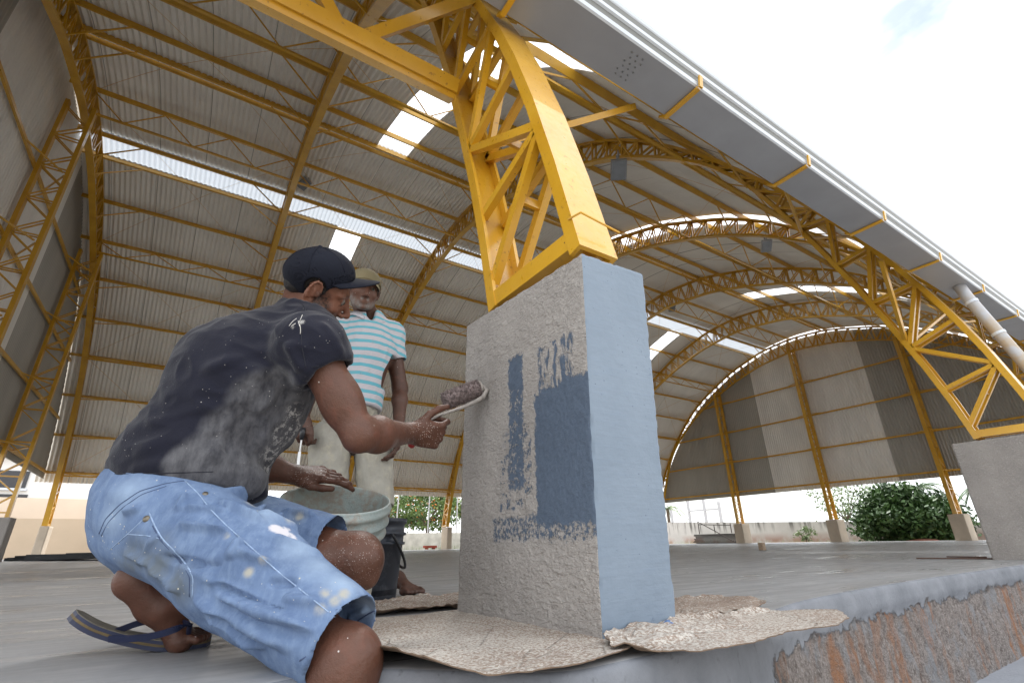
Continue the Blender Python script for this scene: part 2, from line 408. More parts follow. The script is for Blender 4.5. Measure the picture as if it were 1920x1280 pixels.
# gable walls
def gable(X, xc, xi, zb, dirn, cols):
    g = empty('gable_wall', (X*S, 0, 0)); g.parent = hall
    edges = [OUC[:, 0].min(), 11.1, 18.65, YF-.2 if X > 0 else YF+.1]
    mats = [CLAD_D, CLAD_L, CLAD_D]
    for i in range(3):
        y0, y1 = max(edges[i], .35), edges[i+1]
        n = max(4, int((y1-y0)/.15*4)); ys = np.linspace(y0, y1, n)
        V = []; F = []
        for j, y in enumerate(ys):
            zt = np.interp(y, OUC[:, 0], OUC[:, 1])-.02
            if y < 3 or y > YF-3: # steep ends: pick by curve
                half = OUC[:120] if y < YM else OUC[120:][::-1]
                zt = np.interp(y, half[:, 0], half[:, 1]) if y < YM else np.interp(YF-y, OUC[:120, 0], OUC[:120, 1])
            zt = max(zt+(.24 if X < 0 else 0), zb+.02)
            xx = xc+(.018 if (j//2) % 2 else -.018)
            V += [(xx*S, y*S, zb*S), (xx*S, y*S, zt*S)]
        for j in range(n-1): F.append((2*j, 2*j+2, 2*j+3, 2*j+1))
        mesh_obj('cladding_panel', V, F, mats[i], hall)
    bpy.data.objects.remove(g)
    mb = MB()
    for z in (3.55, 5.75, 8.0, 10.3):
        ys = [y for y in np.linspace(.3, YF-.3, 400) if z < (np.interp(y, OUC[:200, 0], OUC[:200, 1]) if y < YM else np.interp(YF-y, OUC[:120, 0], OUC[:120, 1]))]
        if not ys: continue
        mb.bar((xi*S, ys[0]*S, z*S), (xi*S, ys[-1]*S, z*S), .07*S, .10*S)
        for yc in cols:
            for sg in (-1, 1):
                mb.bar(((xi)*S, (yc+sg*1.2)*S, z*S), ((xi-dirn*.62)*S, (yc+sg*.08)*S, z*S), .04*S, .04*S)
    mb.build('gable_girt', YEL, hall)
    for yc in cols:
        mb = MB(); xa, xb = xi-dirn*.08, xi-dirn*.72
        zt = np.interp(yc, INC[:, 0], INC[:, 1])+.25
        for xx in (xa, xb): mb.bar((xx*S, yc*S, 1.3*S), (xx*S, yc*S, zt*S), .10*S, .20*S)
        o = mb.build('gable_column', YEL, hall)
        wb = MB(); z = 1.45; k = 0
        while z < zt-.5:
            for yy in (yc-.07, yc+.07):
                if k % 3 == 0: wb.bar((xa*S, yy*S, z*S), (xb*S, yy*S, z*S), .03*S, .035*S)
                elif k % 3 == 1: wb.bar((xa*S, yy*S, z*S), (xb*S, yy*S, (z+.55)*S), .03*S, .035*S)
                else: wb.bar((xb*S, yy*S, z*S), (xa*S, yy*S, (z+.55)*S), .03*S, .035*S)
            z += (.0 if k % 3 == 0 else .56); k += 1
        wb.build('column_lacing', YEL, o)
COLS = (8.82, 15.03, 21.5)
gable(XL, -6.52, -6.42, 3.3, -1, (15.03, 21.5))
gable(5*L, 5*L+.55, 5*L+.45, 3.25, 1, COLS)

# gutter with brackets and downpipe
prof = [(.52, 3.40), (.48, 3.30), (.19, 3.30), (.176, 3.306), (.170, 3.335), (.185, 3.342), (.187, 3.435), (.172, 3.442), (.168, 3.468), (.183, 3.475), (.185, 3.568), (.178, 3.575), (.17, 3.60), (.56, 3.66)]
def extr(prof, x0, x1, mat, name, parent):
    V = []; F = []
    for x in (x0, x1): V += [(x*S, y*S, z*S) for y, z in prof]
    n = len(prof)
    for i in range(n-1): F.append((i, i+1, n+i+1, n+i))
    return mesh_obj(name, V, F, mat, parent)
FASC = simple('fascia_sheet', (.13, .13, .12), .5, .2, .05, 3)
gut = extr(prof[:3], XA, XB, GALV, 'gutter', hall)
extr(prof[2:5], XA, XB, WHITE, 'gutter_lip', gut); extr(prof[4:7], XA, XB, FASC, 'fascia_strip', gut)  # lips coloured white: sky light on the galvanised folds put into the colour
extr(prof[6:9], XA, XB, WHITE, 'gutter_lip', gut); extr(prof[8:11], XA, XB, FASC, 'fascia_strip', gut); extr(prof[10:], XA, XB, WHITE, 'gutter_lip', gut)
for k in range(-4, 23):
    x = 1.48+k*1.485
    mb = MB(); mb.bar(u3(x, (.53, 3.33)), u3(x, (.48, 3.285)), .032*S, .02*S)
    mb.bar(u3(x, (.49, 3.285)), u3(x, (.175, 3.285)), .035*S, .018*S)
    mb.bar(u3(x, (.16, 3.275)), u3(x, (.145, 3.375)), .035*S, .014*S)
    mb.build('gutter_bracket', YEL, gut)
for k in range(18):
    mb = MB(); mb.lathe([(0, .004), (.0035, .003), (.004, 0)], ((.87+.018*(k % 2)+(k//6)*.05)*S, (.24+.035*(k % 6))*S, 3.294*S), 8)
    mb.build('rivet', GREYM, gut)
mb = MB()
P0 = np.array((6.98, .30, 3.31)); P1 = np.array((7.02, .27, 3.12)); P2 = np.array((7.10, -.02, 1.9)); P3 = np.array((7.14, -.12, .02))
mb.tube([P0*S, P1*S, P1*.8*S+P2*.2*S, P2*S, P3*S], .066*S, 20)
PIPE = NB('stained_pvc', .4)
n_ = PIPE.noise(6, 5); PIPE.color(PIPE.mix(PIPE.math('MULTIPLY', PIPE.ramp(n_, .42, .6), PIPE.ramp(PIPE.xyz(2), 1.0, 2.3, 1.0, .25)), (.40, .42, .46), (.40, .24, .03)))
o = mb.build('downpipe', PIPE.m, hall, True)
for t in (.06, .45):
    mb = MB(); c = P1*(1-t)+P2*t; d = P2-P1; mb.tube([c*S-d/np.linalg.norm(d)*.012, c*S+d/np.linalg.norm(d)*.012], .074*S, 20)
    mb.build('pipe_clamp', WHITE, o)

# ------------------------------------------------------------------ slab, ground
def m_floor():
    b = NB('polished_concrete', .3, 0, .5)
    n = b.noise(1.3, 6, vec=b.mapc((.35, 1.4, 1))); n2 = b.noise(9, 6, vec=b.mapc((.3, 1.6, 1))); n3 = b.noise(60, 4)
    c = b.mix(b.ramp(n, .3, .7), (.235, .235, .242), (.35, .355, .365))
    c = b.mix(b.ramp(n2, .4, .75, 0, .5), c, (.19, .185, .18)); c = b.mix(b.ramp(n3, .3, .8, 0, .25), c, (.42, .42, .43))
    ck = b.voro(1.1, 'DISTANCE_TO_EDGE', vec=b.mapc((1, 1, 1)))
    b.color(c); b.rough(b.ramp(b.math('ADD', b.math('MULTIPLY', n2, .6), b.math('MULTIPLY', n, .4)), .36, .60, .20, .6)); b.bump(n3, .0006, .5); b.bump(b.noise(2.5, 5, vec=b.mapc((.5, 1.5, 1))), .0012, .4); return b.m
def m_slabside():
    b = NB('weathered_slab_side', .8)
    n = b.noise(6, 8, .65); n2 = b.noise(30, 7, .72); n4 = b.noise(95, 5, .7); st = b.noise(4.2, 6, .6, vec=b.mapc((1.5, 1, .3), (0, R(14), 0)), dist=.8)
    ragged = b.noise(7, 8, .75); z = b.xyz(2); x = b.xyz(0)
    zz = b.math('ADD', z, b.math('MULTIPLY', b.math('SUBTRACT', ragged, .5), .19))
    xx = b.math('ADD', x, b.math('MULTIPLY', b.math('SUBTRACT', ragged, .5), .75))
    mk = b.math('MULTIPLY', b.ramp(zz, -.098, -.108, 0, 1), b.ramp(xx, .58, .63, 0, 1))
    smooth_c = b.mix(b.ramp(n, .3, .7), (.125, .135, .155), (.205, .215, .24))
    smooth_c = b.mix(b.ramp(n2, .60, .68, 0, .55), smooth_c, (.07, .075, .085))
    agg = b.mix(b.ramp(n2, .32, .66), (.10, .075, .065), (.36, .31, .285))
    agg = b.mix(b.ramp(n4, .5, .62, 0, .6), agg, (.46, .42, .40)); agg = b.mix(b.ramp(n4, .40, .34, 0, .5), agg, (.08, .06, .05))
    agg = b.mix(b.ramp(n, .52, .62, 0, .75), agg, (.27, .28, .30))
    agg = b.mix(b.math('MULTIPLY', b.ramp(st, .53, .64), b.ramp(n2, .35, .5, .45, .95)), agg, (.34, .15, .065))
    b.color(b.mix(mk, smooth_c, agg)); b.bump(b.math('MULTIPLY', b.math('ADD', b.math('ADD', n2, n4), n), b.math('ADD', b.math('MULTIPLY', mk, 1.0), .08)), .022, 1); return b.m
FLOOR = m_floor(); SIDE = m_slabside()
edge = [(-6.4, -.05), (-1.2, .0), (-.66, .035), (-.53, .10), (-.43, .10), (-.345, -.08), (-.295, -.165), (-.13, -.158), (.094, -.141), (.25, -.10), (.406, -.045), (.65, .03), (.948, .115), (1.424, .169), (2.011, .21), (2.752, .239), (3.752, .264), (6, .29), (26.2, .3)]
# densify the rim and give it a rounded, slightly chipped arris
EX = np.r_[np.linspace(-6.4, -1.2, 12), np.arange(-1.18, 5.2, .02), np.linspace(5.3, 25.4, 40)]
EY = np.interp(EX, [e[0] for e in edge], [e[1] for e in edge])
EY = np.convolve(np.pad(EY, 6, 'edge'), np.ones(13)/13, 'valid')
rows = [(6.0, 0), (.5, 0), (.12, 0), (.03, 0.0), (.012, -.001), (.004, -.005), (0, -.013), (-.003, -.03), (-.004, -.055)]+[(-.005, -.055-.02*k) for k in range(1, 24)]+[(-.012, -.54)]
V = []; F = []
far_y = 21.2
for i, (dy, z) in enumerate(rows):
    for j in range(len(EX)):
        if i == 0: y = far_y
        else: y = EY[j]+dy
        chip = 0
        if 5 < i < 33 and -1.2 < EX[j] < 5.2:
            chip = mn.noise(Vector((EX[j]*5, z*6, 1)))*.003 + mn.noise(Vector((EX[j]*50, z*50, 4)))*.0012
            if z < -.09 and EX[j] > .55: chip += .006+abs(mn.noise(Vector((EX[j]*22, z*26, 9))))*.016+abs(mn.noise(Vector((EX[j]*60, z*60, 2))))*.006
        V.append((EX[j], y+chip, z))
n = len(EX)
for i in range(len(rows)-1):
    for j in range(n-1): F.append((i*n+j, i*n+j+1, (i+1)*n+j+1, (i+1)*n+j))
F = [f[::-1] for f in F]
slab = mesh_obj('floor_slab', V, F, [FLOOR, SIDE], None, True)
for k, p in enumerate(slab.data.polygons): p.material_index = 0 if k < 4*(n-1) else 1
tag(slab, kind='structure')
GRD = simple('dirt_ground', (.33, .30, .26), .95, 0, .2, .7, .3, .02, 25)
mb = MB(); mb.box((-600, -600, -.8), (600, 600, -.50)); tag(mb.build('ground', GRD), kind='structure')
APR = simple('apron_concrete', (.26, .275, .31), .7, 0, .15, 3, .4, .004)
mb = MB(); mb.box((1.2, -.9, -.498), (26, .6, -.445)); tag(bevel(mb.build('pavement', APR), .01), kind='structure')

# ------------------------------------------------------------------ plinths
def m_plaster(name, c, front=False):
    b = NB(name, .8)
    n = b.noise(5, 6); n2 = b.noise(90, 5, .6); n3 = b.noise(62, 4, .6, vec=b.mapc((1, .45, 1.3), (R(-25), 0, 0)), dist=.25)
    v = b.voro(120)
    base = b.mix(b.ramp(n, .3, .7), tuple(x*.86 for x in c), tuple(x*1.1 for x in c))
    base = b.mix(b.ramp(n2, .55, .75, 0, .45), base, (.48, .45, .42)); base = b.mix(b.ramp(b.noise(150, 3, .6), .58, .66, 0, .5), base, (.52, .48, .45)); base = b.mix(b.ramp(b.noise(130, 3, .6), .40, .33, 0, .5), base, (.22, .19, .175))
    ridge = b.math('ADD', b.math('MULTIPLY', b.ramp(n3, .5, .72), .55), b.math('MULTIPLY', b.ramp(b.noise(120, 3, .6, vec=b.mapc((1, .7, 1.2))), .45, .7), .5))
    if front:
        y, z = b.xyz(1), b.xyz(2)
        e1 = b.math('MULTIPLY', b.math('SUBTRACT', b.noise(34, 6, .7), .5), .05); e2 = b.math('MULTIPLY', b.math('SUBTRACT', b.noise(70, 5, .7), .5), .03)
        ey = b.math('ADD', y, b.math('ADD', e1, e2)); ez = b.math('ADD', z, b.math('ADD', b.math('MULTIPLY', e1, 1.2), e2))
        def box(y0, y1, z0, z1, f=.003):
            a = b.math('MULTIPLY', b.ramp(y if f < .002 else ey, y0-f, y0+f), b.ramp(ey, y1+f, y1-f))
            return b.math('MULTIPLY', a, b.math('MULTIPLY', b.ramp(ez, z0-f, z0+f), b.ramp(ez, z1+f, z1-f)))
        streak = b.ramp(b.noise(20, 6, .7, vec=b.mapc((1, 2.6, .7))), .47, .53)
        dry = b.ramp(b.noise(75, 5, .75), .46, .54)
        m1 = box(-.05, .207, .226, .575)
        fill = b.ramp(b.noise(60, 6, .75), .40, .45)
        m2 = b.math('MULTIPLY', box(.262, .338, .325, .72), fill)
        m2b = b.math('MAXIMUM', box(.268, .335, .61, .715), b.math('MULTIPLY', box(.225, .385, .27, .50), b.ramp(b.noise(48, 6, .75), .53, .58)))
        m3 = b.math('MULTIPLY', box(.03, .185, .54, .70), b.math('MULTIPLY', streak, b.ramp(b.noise(60, 6, .75), .36, .42)))
        m4 = b.math('MULTIPLY', box(-.05, .42, .195, .252), dry)
        mm = b.math('MAXIMUM', b.math('MAXIMUM', m1, m2), b.math('MAXIMUM', b.math('MAXIMUM', m3, m2b), m4))
        scr = b.mix(b.ramp(n2, .3, .7), (.072, .100, .148), (.092, .125, .178))
        base = b.mix(mm, base, scr)
        ridge = b.math('MULTIPLY', ridge, b.math('SUBTRACT', 1, b.math('MULTIPLY', mm, .85)))
    b.color(base); b.bump(b.math('ADD', b.math('MULTIPLY', ridge, .8), b.math('MULTIPLY', n2, .5)), .0060, 1.0); return b.m
def m_blueface():
    b = NB('blue_undercoat', .6)
    n = b.noise(4, 6); n2 = b.noise(50, 5, .65); n3 = b.noise(20, 4, .6, vec=b.mapc((.5, 1, 5)))
    c = b.mix(b.ramp(n, .3, .7), (.152, .198, .258), (.188, .238, .302))
    c = b.mix(b.ramp(n3, .55, .75, 0, .12), c, (.13, .20, .32))
    c = b.mix(b.ramp(b.noise(11, 7, .75), .66, .70, 0, .6), c, (.06, .095, .17)); c = b.mix(b.math('MULTIPLY', b.math('LESS_THAN', b.voro(60), .10), b.ramp(n, .5, .56)), c, (.07, .10, .16))
    b.color(c); b.bump(n3, .0018, .5); b.bump(n2, .002, .6); return b.m
PLA = m_plaster('taupe_plaster', (.33, .305, .285)); PLF = m_plaster('taupe_plaster_scraped', (.36, .335, .315), True); BLU = m_blueface()
CREAM = simple('cream_plaster', (.50, .42, .33), .8, 0, .08, 3, .4, .003, 90)
def plinth(c8, mats, name='concrete_plinth', res=.012, amp=.0025):
    """c8: bottom 4 (ccw from outer front: x0y0,x1y0,x1y1,x0y1) + top 4.  mats: {face index: material index}"""
    C = [np.array(p, float) for p in c8]
    faces = {'x0': (3, 0, 4, 7), 'y0': (0, 1, 5, 4), 'x1': (1, 2, 6, 5), 'y1': (2, 3, 7, 6), 'top': (4, 5, 6, 7)}
    V = []; F = []; MI = []; key = {}
    ctr = sum(C)/8
    for fn, (a, b_, c_, d) in faces.items():
        A, B, Cc, D = C[a], C[b_], C[c_], C[d]
        nu = max(2, int(np.linalg.norm(B-A)/res)); nv = max(2, int(np.linalg.norm(D-A)/res))
        nn = np.cross(B-A, D-A); nn /= np.linalg.norm(nn)
        ids = np.zeros((nu+1, nv+1), int)
        for i in range(nu+1):
            for j in range(nv+1):
                u, v = i/nu, j/nv; p = A*(1-u)*(1-v)+B*u*(1-v)+Cc*u*v+D*(1-u)*v
                k = tuple(np.round(p, 4))
                if k not in key:
                    q = p.copy(); nz_ = mn.noise(Vector(p*38))*.6+mn.noise(Vector(p*95))*.4
                    edge_ = min(u, 1-u, v, 1-v) < 1e-6
                    if edge_:
                        dd = (ctr-p); dd /= np.linalg.norm(dd); q = p+dd*(.002+max(0, mn.noise(Vector(p*60)))*.006+max(0, mn.noise(Vector(p*22))-.15)*.014)
                    else: q = p+nn*amp*nz_*(1 if fn in ('x0', 'x1') else .4)
                    key[k] = len(V); V.append(q)
                ids[i, j] = key[k]
        for i in range(nu):
            for j in range(nv):
                F.append((ids[i, j], ids[i+1, j], ids[i+1, j+1], ids[i, j+1])); MI.append(mats[1].get(fn, 0))
    o = mesh_obj(name, V, F, mats[0], None, True)
    o.data.polygons.foreach_set('material_index', MI)
    return o
def clean(o): 
    return o
def lift(p, z): return (p[0], p[1], z)
HP = 1.295*S
b0, b1, bl = on(1131, 1204, 2, 0), on(1271, 1178, 2, 0), on(857, 1147, 2, 0)
t0, tl = on(1091, 474, 0, -.004), on(875, 611, 0, 0); t1 = on(1206, 513, 1, t0[1]-.002)
z_ = -.004
c8 = [lift(b0, z_), lift(b1, z_), (b1[0], bl[1], z_), lift(bl, z_), tuple(t0), (t1[0], t1[1], t1[2]), (t1[0]-.01, tl[1], tl[2]), tuple(tl)]
pl = plinth(c8, ([PLF, BLU], {'y0': 1}), res=.006)
tag(pl, 'front roughcast plinth with a dark blue scraped patch and a pale blue outer face', 'plinth', 'plinths under the trusses')
def std_plinth(X, side, lab, mat=PLA, res=.03):
    y0, y1 = (0, .887) if side == 'near' else (YF-.887, YF)
    x0, x1 = X, X+.316
    c8 = [(x0*S, y0*S, -.004), (x1*S, y0*S, -.004), (x1*S, y1*S, -.004), (x0*S, y1*S, -.004)]
    c8 += [(a, b, HP) for a, b, _ in c8]
    o = plinth(c8, ([mat], {}), res=res); tag(o, lab, 'plinth', 'plinths under the trusses'); return o
std_plinth(L, 'near', 'plain grey plinth at the right edge under the truss with the downpipe', res=.015)
std_plinth(XL, 'far', 'cream plinth under the arch foot left of the squatting man', CREAM)
for k, lab in ((1, None), (2, 'cream plinth seen between the standing man and the big front plinth'), (0, None), (3, None)):
    if lab: std_plinth(k*L, 'far', lab, CREAM)
for yc, lab, X in ((21.5, 'cream plinth beside the stack of dark boards under the back gable column', 5*L), (15.03, 'cream plinth under the middle column of the back gable', 5*L),
                (8.82, 'cream plinth right of the green bush under the back gable column', 5*L), (21.5, 'shaded plinth at the extreme left edge under a gable column', XL)):
    x0, x1 = (X-.35, X+.55) if X > 0 else (X-.45, X+.5); w_ = .34
    c8 = [(x0*S, (yc-w_)*S, -.004), (x1*S, (yc-w_)*S, -.004), (x1*S, (yc+w_)*S, -.004), (x0*S, (yc+w_)*S, -.004)]; c8 += [(a, b, HP) for a, b, _ in c8]
    tag(plinth(c8, ([CREAM if X > 0 else PLA], {}), res=.03), lab, 'plinth', 'plinths under the trusses')

# ------------------------------------------------------------------ cardboard sheets on the slab
def m_card():
    b = NB('splattered_cardboard', .85)
    n = b.noise(7, 6); v = b.noise(160, 4, .7); v2 = b.noise(70, 6, .7); big = b.noise(3.2, 4)
    c = b.mix(b.ramp(n, .3, .7), (.235, .165, .125), (.32, .245, .195))
    cov = b.math('ADD', b.math('MULTIPLY', b.ramp(big, .3, .6), .07), b.math('MULTIPLY', b.attr('dust'), .085))
    sp = b.ramp(b.math('ADD', v, cov), .60, .66); sp2 = b.ramp(b.math('ADD', v2, cov), .62, .68)
    c = b.mix(sp2, c, (.38, .33, .285)); c = b.mix(sp, c, (.56, .52, .47))
    c = b.mix(b.ramp(b.noise(9, 3, .5), .735, .745), c, (.10, .18, .36))
    b.color(c); b.bump(b.math('ADD', v, v2), .004, .9); b.bump(b.ramp(b.voro(5.5, 'DISTANCE_TO_EDGE'), .0, .02), .004, .8); return b.m
CARD = m_card(); KRAFT = simple('kraft_edge', (.16, .11, .075), .85, 0, .3, 30)
def cardboard(poly, lab, z0=.002, lift_=None, seed=0, dust=1.0, thick=.0020, res=.009, crum=.5):
    P = [np.array(p, float) for p in poly]; xs = [p[0] for p in P]; ys = [p[1] for p in P]
    # ragged outline
    ring = []
    for i in range(len(P)):
        a, b_ = P[i], P[(i+1) % len(P)]; m = max(2, int(np.linalg.norm(b_-a)/.009))
        for k in range(m):
            p = a+(b_-a)*k/m; q = mn.noise_vector(Vector((p[0]*12, p[1]*12, seed)))*.010+mn.noise_vector(Vector((p[0]*60, p[1]*60, seed)))*.005; ring.append((p[0]+q.x, p[1]+q.y))
    ring = np.array(ring)
    def inside(x, y):
        c_ = False; j = len(ring)-1
        for i in range(len(ring)):
            if (ring[i][1] > y) != (ring[j][1] > y) and x < (ring[j][0]-ring[i][0])*(y-ring[i][1])/(ring[j][1]-ring[i][1]+1e-12)+ring[i][0]: c_ = not c_
            j = i
        return c_
    from mathutils.geometry import delaunay_2d_cdt
    pts = [Vector((float(a), float(b))) for a, b in ring]; nb = len(pts)
    x = min(xs)
    while x < max(xs):
        y = min(ys)
        while y < max(ys):
            xx, yy = x+rng.uniform(-.3, .3)*res, y+rng.uniform(-.3, .3)*res
            if inside(xx, yy) and np.min(np.hypot(ring[:, 0]-xx, ring[:, 1]-yy)) > res*.5: pts.append(Vector((xx, yy)))
            y += res
        x += res
    vo, eo, fo, *_ = delaunay_2d_cdt(pts, [], [list(range(nb))], 1, 1e-6)
    V = []
    for v in vo:
        d = float(np.min(np.hypot(ring[:, 0]-v.x, ring[:, 1]-v.y)))
        wr = mn.noise(Vector((v.x*9, v.y*9, seed+3)))*.006+(.5-abs(mn.noise(Vector((v.x*16, v.y*24, seed)))))*.009*crum+mn.noise(Vector((v.x*48, v.y*48, seed)))*.0022*crum
        e = max(0, 1-d/.045); z = z0+.0045+max(-.002, wr)*(.6+e*.9) + (lift_(v.x, v.y) if lift_ else 0)
        V.append((v.x, v.y, max(z, z0+thick+.0005)))
    n = len(V)
    F = [tuple(f) for f in fo]; V2 = V+[(a, b, c-thick) for a, b, c in V]
    from collections import Counter
    E_ = Counter()
    for f in F:
        for i in range(3): E_[(f[i], f[(i+1) % 3])] += 1
    bot = [tuple(i+n for i in f[::-1]) for f in F]; sidef = [(a, b+0, b+n, a+n)[::-1] for (a, b) in E_ if (b, a) not in E_]
    o = mesh_obj('cardboard_sheet', V2, F+bot+sidef, [CARD, KRAFT])
    o.data.polygons.foreach_set('material_index', [0]*len(F)+[1]*(len(bot)+len(sidef)))
    at = o.data.attributes.new('dust', 'FLOAT', 'POINT'); at.data.foreach_set('value', [dust]*len(V2))
    tag(o, lab, 'cardboard', 'cardboard laid round the plinth'); return o
cardboard([(-.41, .33), (-.345, .62), (-.02, .63), (.012, .3), (.012, .012), (-.008, -.105), (-.13, -.16), (-.30, -.165), (-.43, -.085), (-.47, .12)],
          'large cardboard sheet thick with cream plaster specks in front of the plinth', .001, crum=.35,
          lift_=lambda x, y: max(0, -(y+.03))*.06 + max(0, (-.36-x))*.35*max(0, min(1, (.2-y)/.2)), seed=1, dust=.85)
cardboard([(-.10, -.13), (.02, -.215), (.16, -.225), (.33, -.20), (.47, -.225), (.60, -.19), (.735, -.10), (.66, -.035), (.5, .0), (.33, .03), (.20, .02), (.02, -.01), (-.05, -.05)],
          'long torn cardboard strip drooping over the slab edge right of the plinth', .009, crum=1.6, lift_=
          lambda x, y: -max(0, (np.interp(x, EX, EY)+.015-y))*.25 + .022*max(0, mn.noise(Vector((x*8, y*8, 5)))), seed=5, dust=.6)
cardboard([(.21, .04), (.55, .05), (.72, .09), (.81, .24), (.70, .36), (.42, .42), (.235, .40), (.225, .2)],
          'brown cardboard sheet lying behind the blue side of the plinth', .004, crum=1.0,
          lift_=lambda x, y: .02*max(0, (x-.66)/.15)*max(0, mn.noise(Vector((x*6, y*6, 2)))+.4), seed=9, dust=.25)
cardboard([(-.30, .68), (-.02, .66), (.18, .70), (.33, .80), (.21, 1.02), (.03, 1.03), (-.08, .97), (-.22, .9)],
          'crumpled cardboard piece between the buckets and the plinth', .003, crum=1.6,
          lift_=lambda x, y: .012*max(0, mn.noise(Vector((x*10, y*10, 12)))), seed=13, dust=.4)

# ------------------------------------------------------------------ buckets
def nv_(v): v = np.array(v, float); return v/np.linalg.norm(v)
def place(o, loc): o.location = Vector([float(v) for v in loc]); return o
def m_bucket():
    b = NB('plaster_smeared_plastic', .5)
    n = b.noise(9, 6, .65); n2 = b.noise(45, 6, .7)
    z = b.xyz(2)
    c = b.mix(b.ramp(n, .3, .7), (.32, .385, .38), (.43, .48, .46))
    smear = b.ramp(b.math('ADD', b.math('MULTIPLY', n, .6), b.math('MULTIPLY', n2, .5)), .53, .62)
    c = b.mix(b.math('MULTIPLY', smear, .85), c, (.36, .31, .26)); b.color(c); b.bump(b.math('ADD', n2, n), .004, .8); return b.m
def m_bodyb():
    b = NB('white_bucket_label', .4)
    z = b.xyz(2); n = b.noise(55, 4, .6)
    blk = b.math('MULTIPLY', b.ramp(z, .155, .158), b.ramp(z, .335, .332))
    c = b.mix(b.ramp(b.noise(6, 5), .3, .7), (.52, .52, .46), (.62, .62, .57))
    c = b.mix(blk, c, (.022, .024, .024)); c = b.mix(b.ramp(n, .64, .66), c, (.6, .58, .54)); b.color(c); return b.m
BC = px(632, 937, 1.36); BR = .1475
BC[2] = .325
bk = empty('paint_bucket', (BC[0], BC[1], 0)); tag(bk, 'large pale blue rimmed bucket smeared with plaster under the hand of the squatting man', 'bucket', 'buckets by the plinth')
H = .285; rb = .128
BT = px(632, 936, 1.37); tc_ = (CP-BT)*[1, 1, 0]
BA = nv_(np.array([0, 0, 1.])*math.cos(R(20))+nv_(nv_(tc_)+CR*.10)*math.sin(R(20))); B0_ = BT-BA*H; B0_[2] = max(B0_[2], 0.001+rb*math.sin(R(20))); 
def bl_(mb, prof, n=64): mb.lathe(prof, B0_, n, BA)
mb = MB(); bl_(mb, [(0, .006), (rb-.004, .006), (rb, .0), (rb+.001, .004), (.1365, H-.085), (.1375, H-.08)])
o = mb.build('bucket_body', m_bodyb(), bk, True)
mb = MB(); bl_(mb, [(.1375, H-.092), (.1465, H-.09), (.1475, H-.085), (.144, H-.082), (.1425, H-.060), (.150, H-.058), (.151, H-.052), (.146, H-.048), (.1455, H-.028), (.1515, H-.025), (.153, H-.014), (.1485, H-.011),
                     (.1485, H-.004), (.1475, H), (.1435, H+.001), (.1415, H-.004), (.1365, H-.03), (.1335, H-.09), (.1225, .05), (0, .045)], 72)
BKM = m_bucket(); mb.build('bucket_rim', BKM, bk, True)
MUD = simple('wet_plaster', (.30, .265, .23), .7, 0, .2, 20, .5, .01, 40)
mb = MB(); bl_(mb, [(0, .13), (.05, .128), (.11, .12), (.128, .118)], 40)
for i_, v_ in enumerate(mb.V): mb.V[i_] = tuple(np.array(v_)+BA*.012*mn.noise(Vector(v_)*18))
mb.build('plaster_mix', MUD, bk, True)
# black bucket
K = (-.182, 1.05); kb = empty('paint_bucket', (K[0], K[1], 0)); tag(kb, 'black ribbed bucket standing behind the knees of the squatting man', 'bucket', 'buckets by the plinth')
mb = MB(); mb.lathe([(0, .005), (.112, .005), (.116, 0), (.118, .006), (.131, .19), (.139, .191), (.140, .199), (.1325, .2), (.133, .222), (.141, .223), (.142, .232), (.134, .234), (.135, .262), (.142, .264), (.1425, .278), (.136, .28), (.133, .276), (.12, .03), (0, .03)], (K[0], K[1], 0), 56)
DKB = NB('dusty_black_plastic', .45); DKB.color(DKB.mix(DKB.ramp(DKB.noise(30, 5, .7), .5, .75), (.022, .028, .042), (.075, .085, .105))); mb.build('bucket_body', DKB.m, kb, True)
mb = MB(); pts = []
for t in np.linspace(0, 1, 26):
    a = -1.25+t*2.3; pts.append((K[0]+math.cos(a)*.145, K[1]+math.sin(a)*.147, .225-.115*math.sin(math.pi*t)))
mb.tube(pts, .005, 8); mb.build('bucket_handle', BLACK, kb, True)

# ------------------------------------------------------------------ paint roller
fuzz = simple('roller_nap', (.27, .215, .21), .95, 0, .35, 120, .2, .01, 160); STEEL = simple('plastered_wire', (.34, .31, .285), .55, .2, .3, 60, .5, .005, 90)
ra, rb_ = px(834, 752, 1.545), px(898, 727, 1.60)
rc = (ra+rb_)/2; dr = rb_-ra; LR = np.linalg.norm(dr); dr /= LR
roller = empty('paint_roller', rc); tag(roller, 'long nap roller loaded with taupe plaster pressed on the edge of the plinth', 'paint roller')
mb = MB(); pts = [ra+dr*LR*t for t in np.linspace(-.03, 1.0, 40)]; rad = [.0262 if 0 < i < 39 else .020 for i in range(40)]
mb.tube(pts, rad, 40); V = mb.V
for i, v in enumerate(V):
    v = np.array(v); ax = ra+dr*((v-ra)@dr); n_ = v-ax; k = np.linalg.norm(n_)
    f = 1+.17*mn.noise(Vector(v*210))+.12*mn.noise(Vector(v*470)); V[i] = tuple(ax+n_*f)
mb.build('roller_sleeve', fuzz, roller, True)
mb = MB()  # fibres
u_ = np.cross(dr, [0, 0, 1.]); u_ /= np.linalg.norm(u_); w_ = np.cross(dr, u_)
for k in range(1500):
    t = rng.uniform(-.02, 1.0); a = rng.uniform(0, 6.28); nn = u_*math.cos(a)+w_*math.sin(a)
    p = ra+dr*LR*t+nn*.0252; q = p+(nn+rng.normal(0, .45, 3))*rng.uniform(.003, .0065)
    mb.tube([p, q], [.0011, .0006], 4)
mb.build('nap_fibres', fuzz, roller, True)
mb = MB()
hnd = px(803, 790, 1.40)
e1 = rb_+dr*.012; cap = px(912, 730, 1.60)
wire = [hnd, px(822, 779, 1.425), px(852, 769, 1.465), px(884, 757, 1.52), px(905, 745, 1.56), px(913, 732, 1.585), e1+CU*.002, rb_]
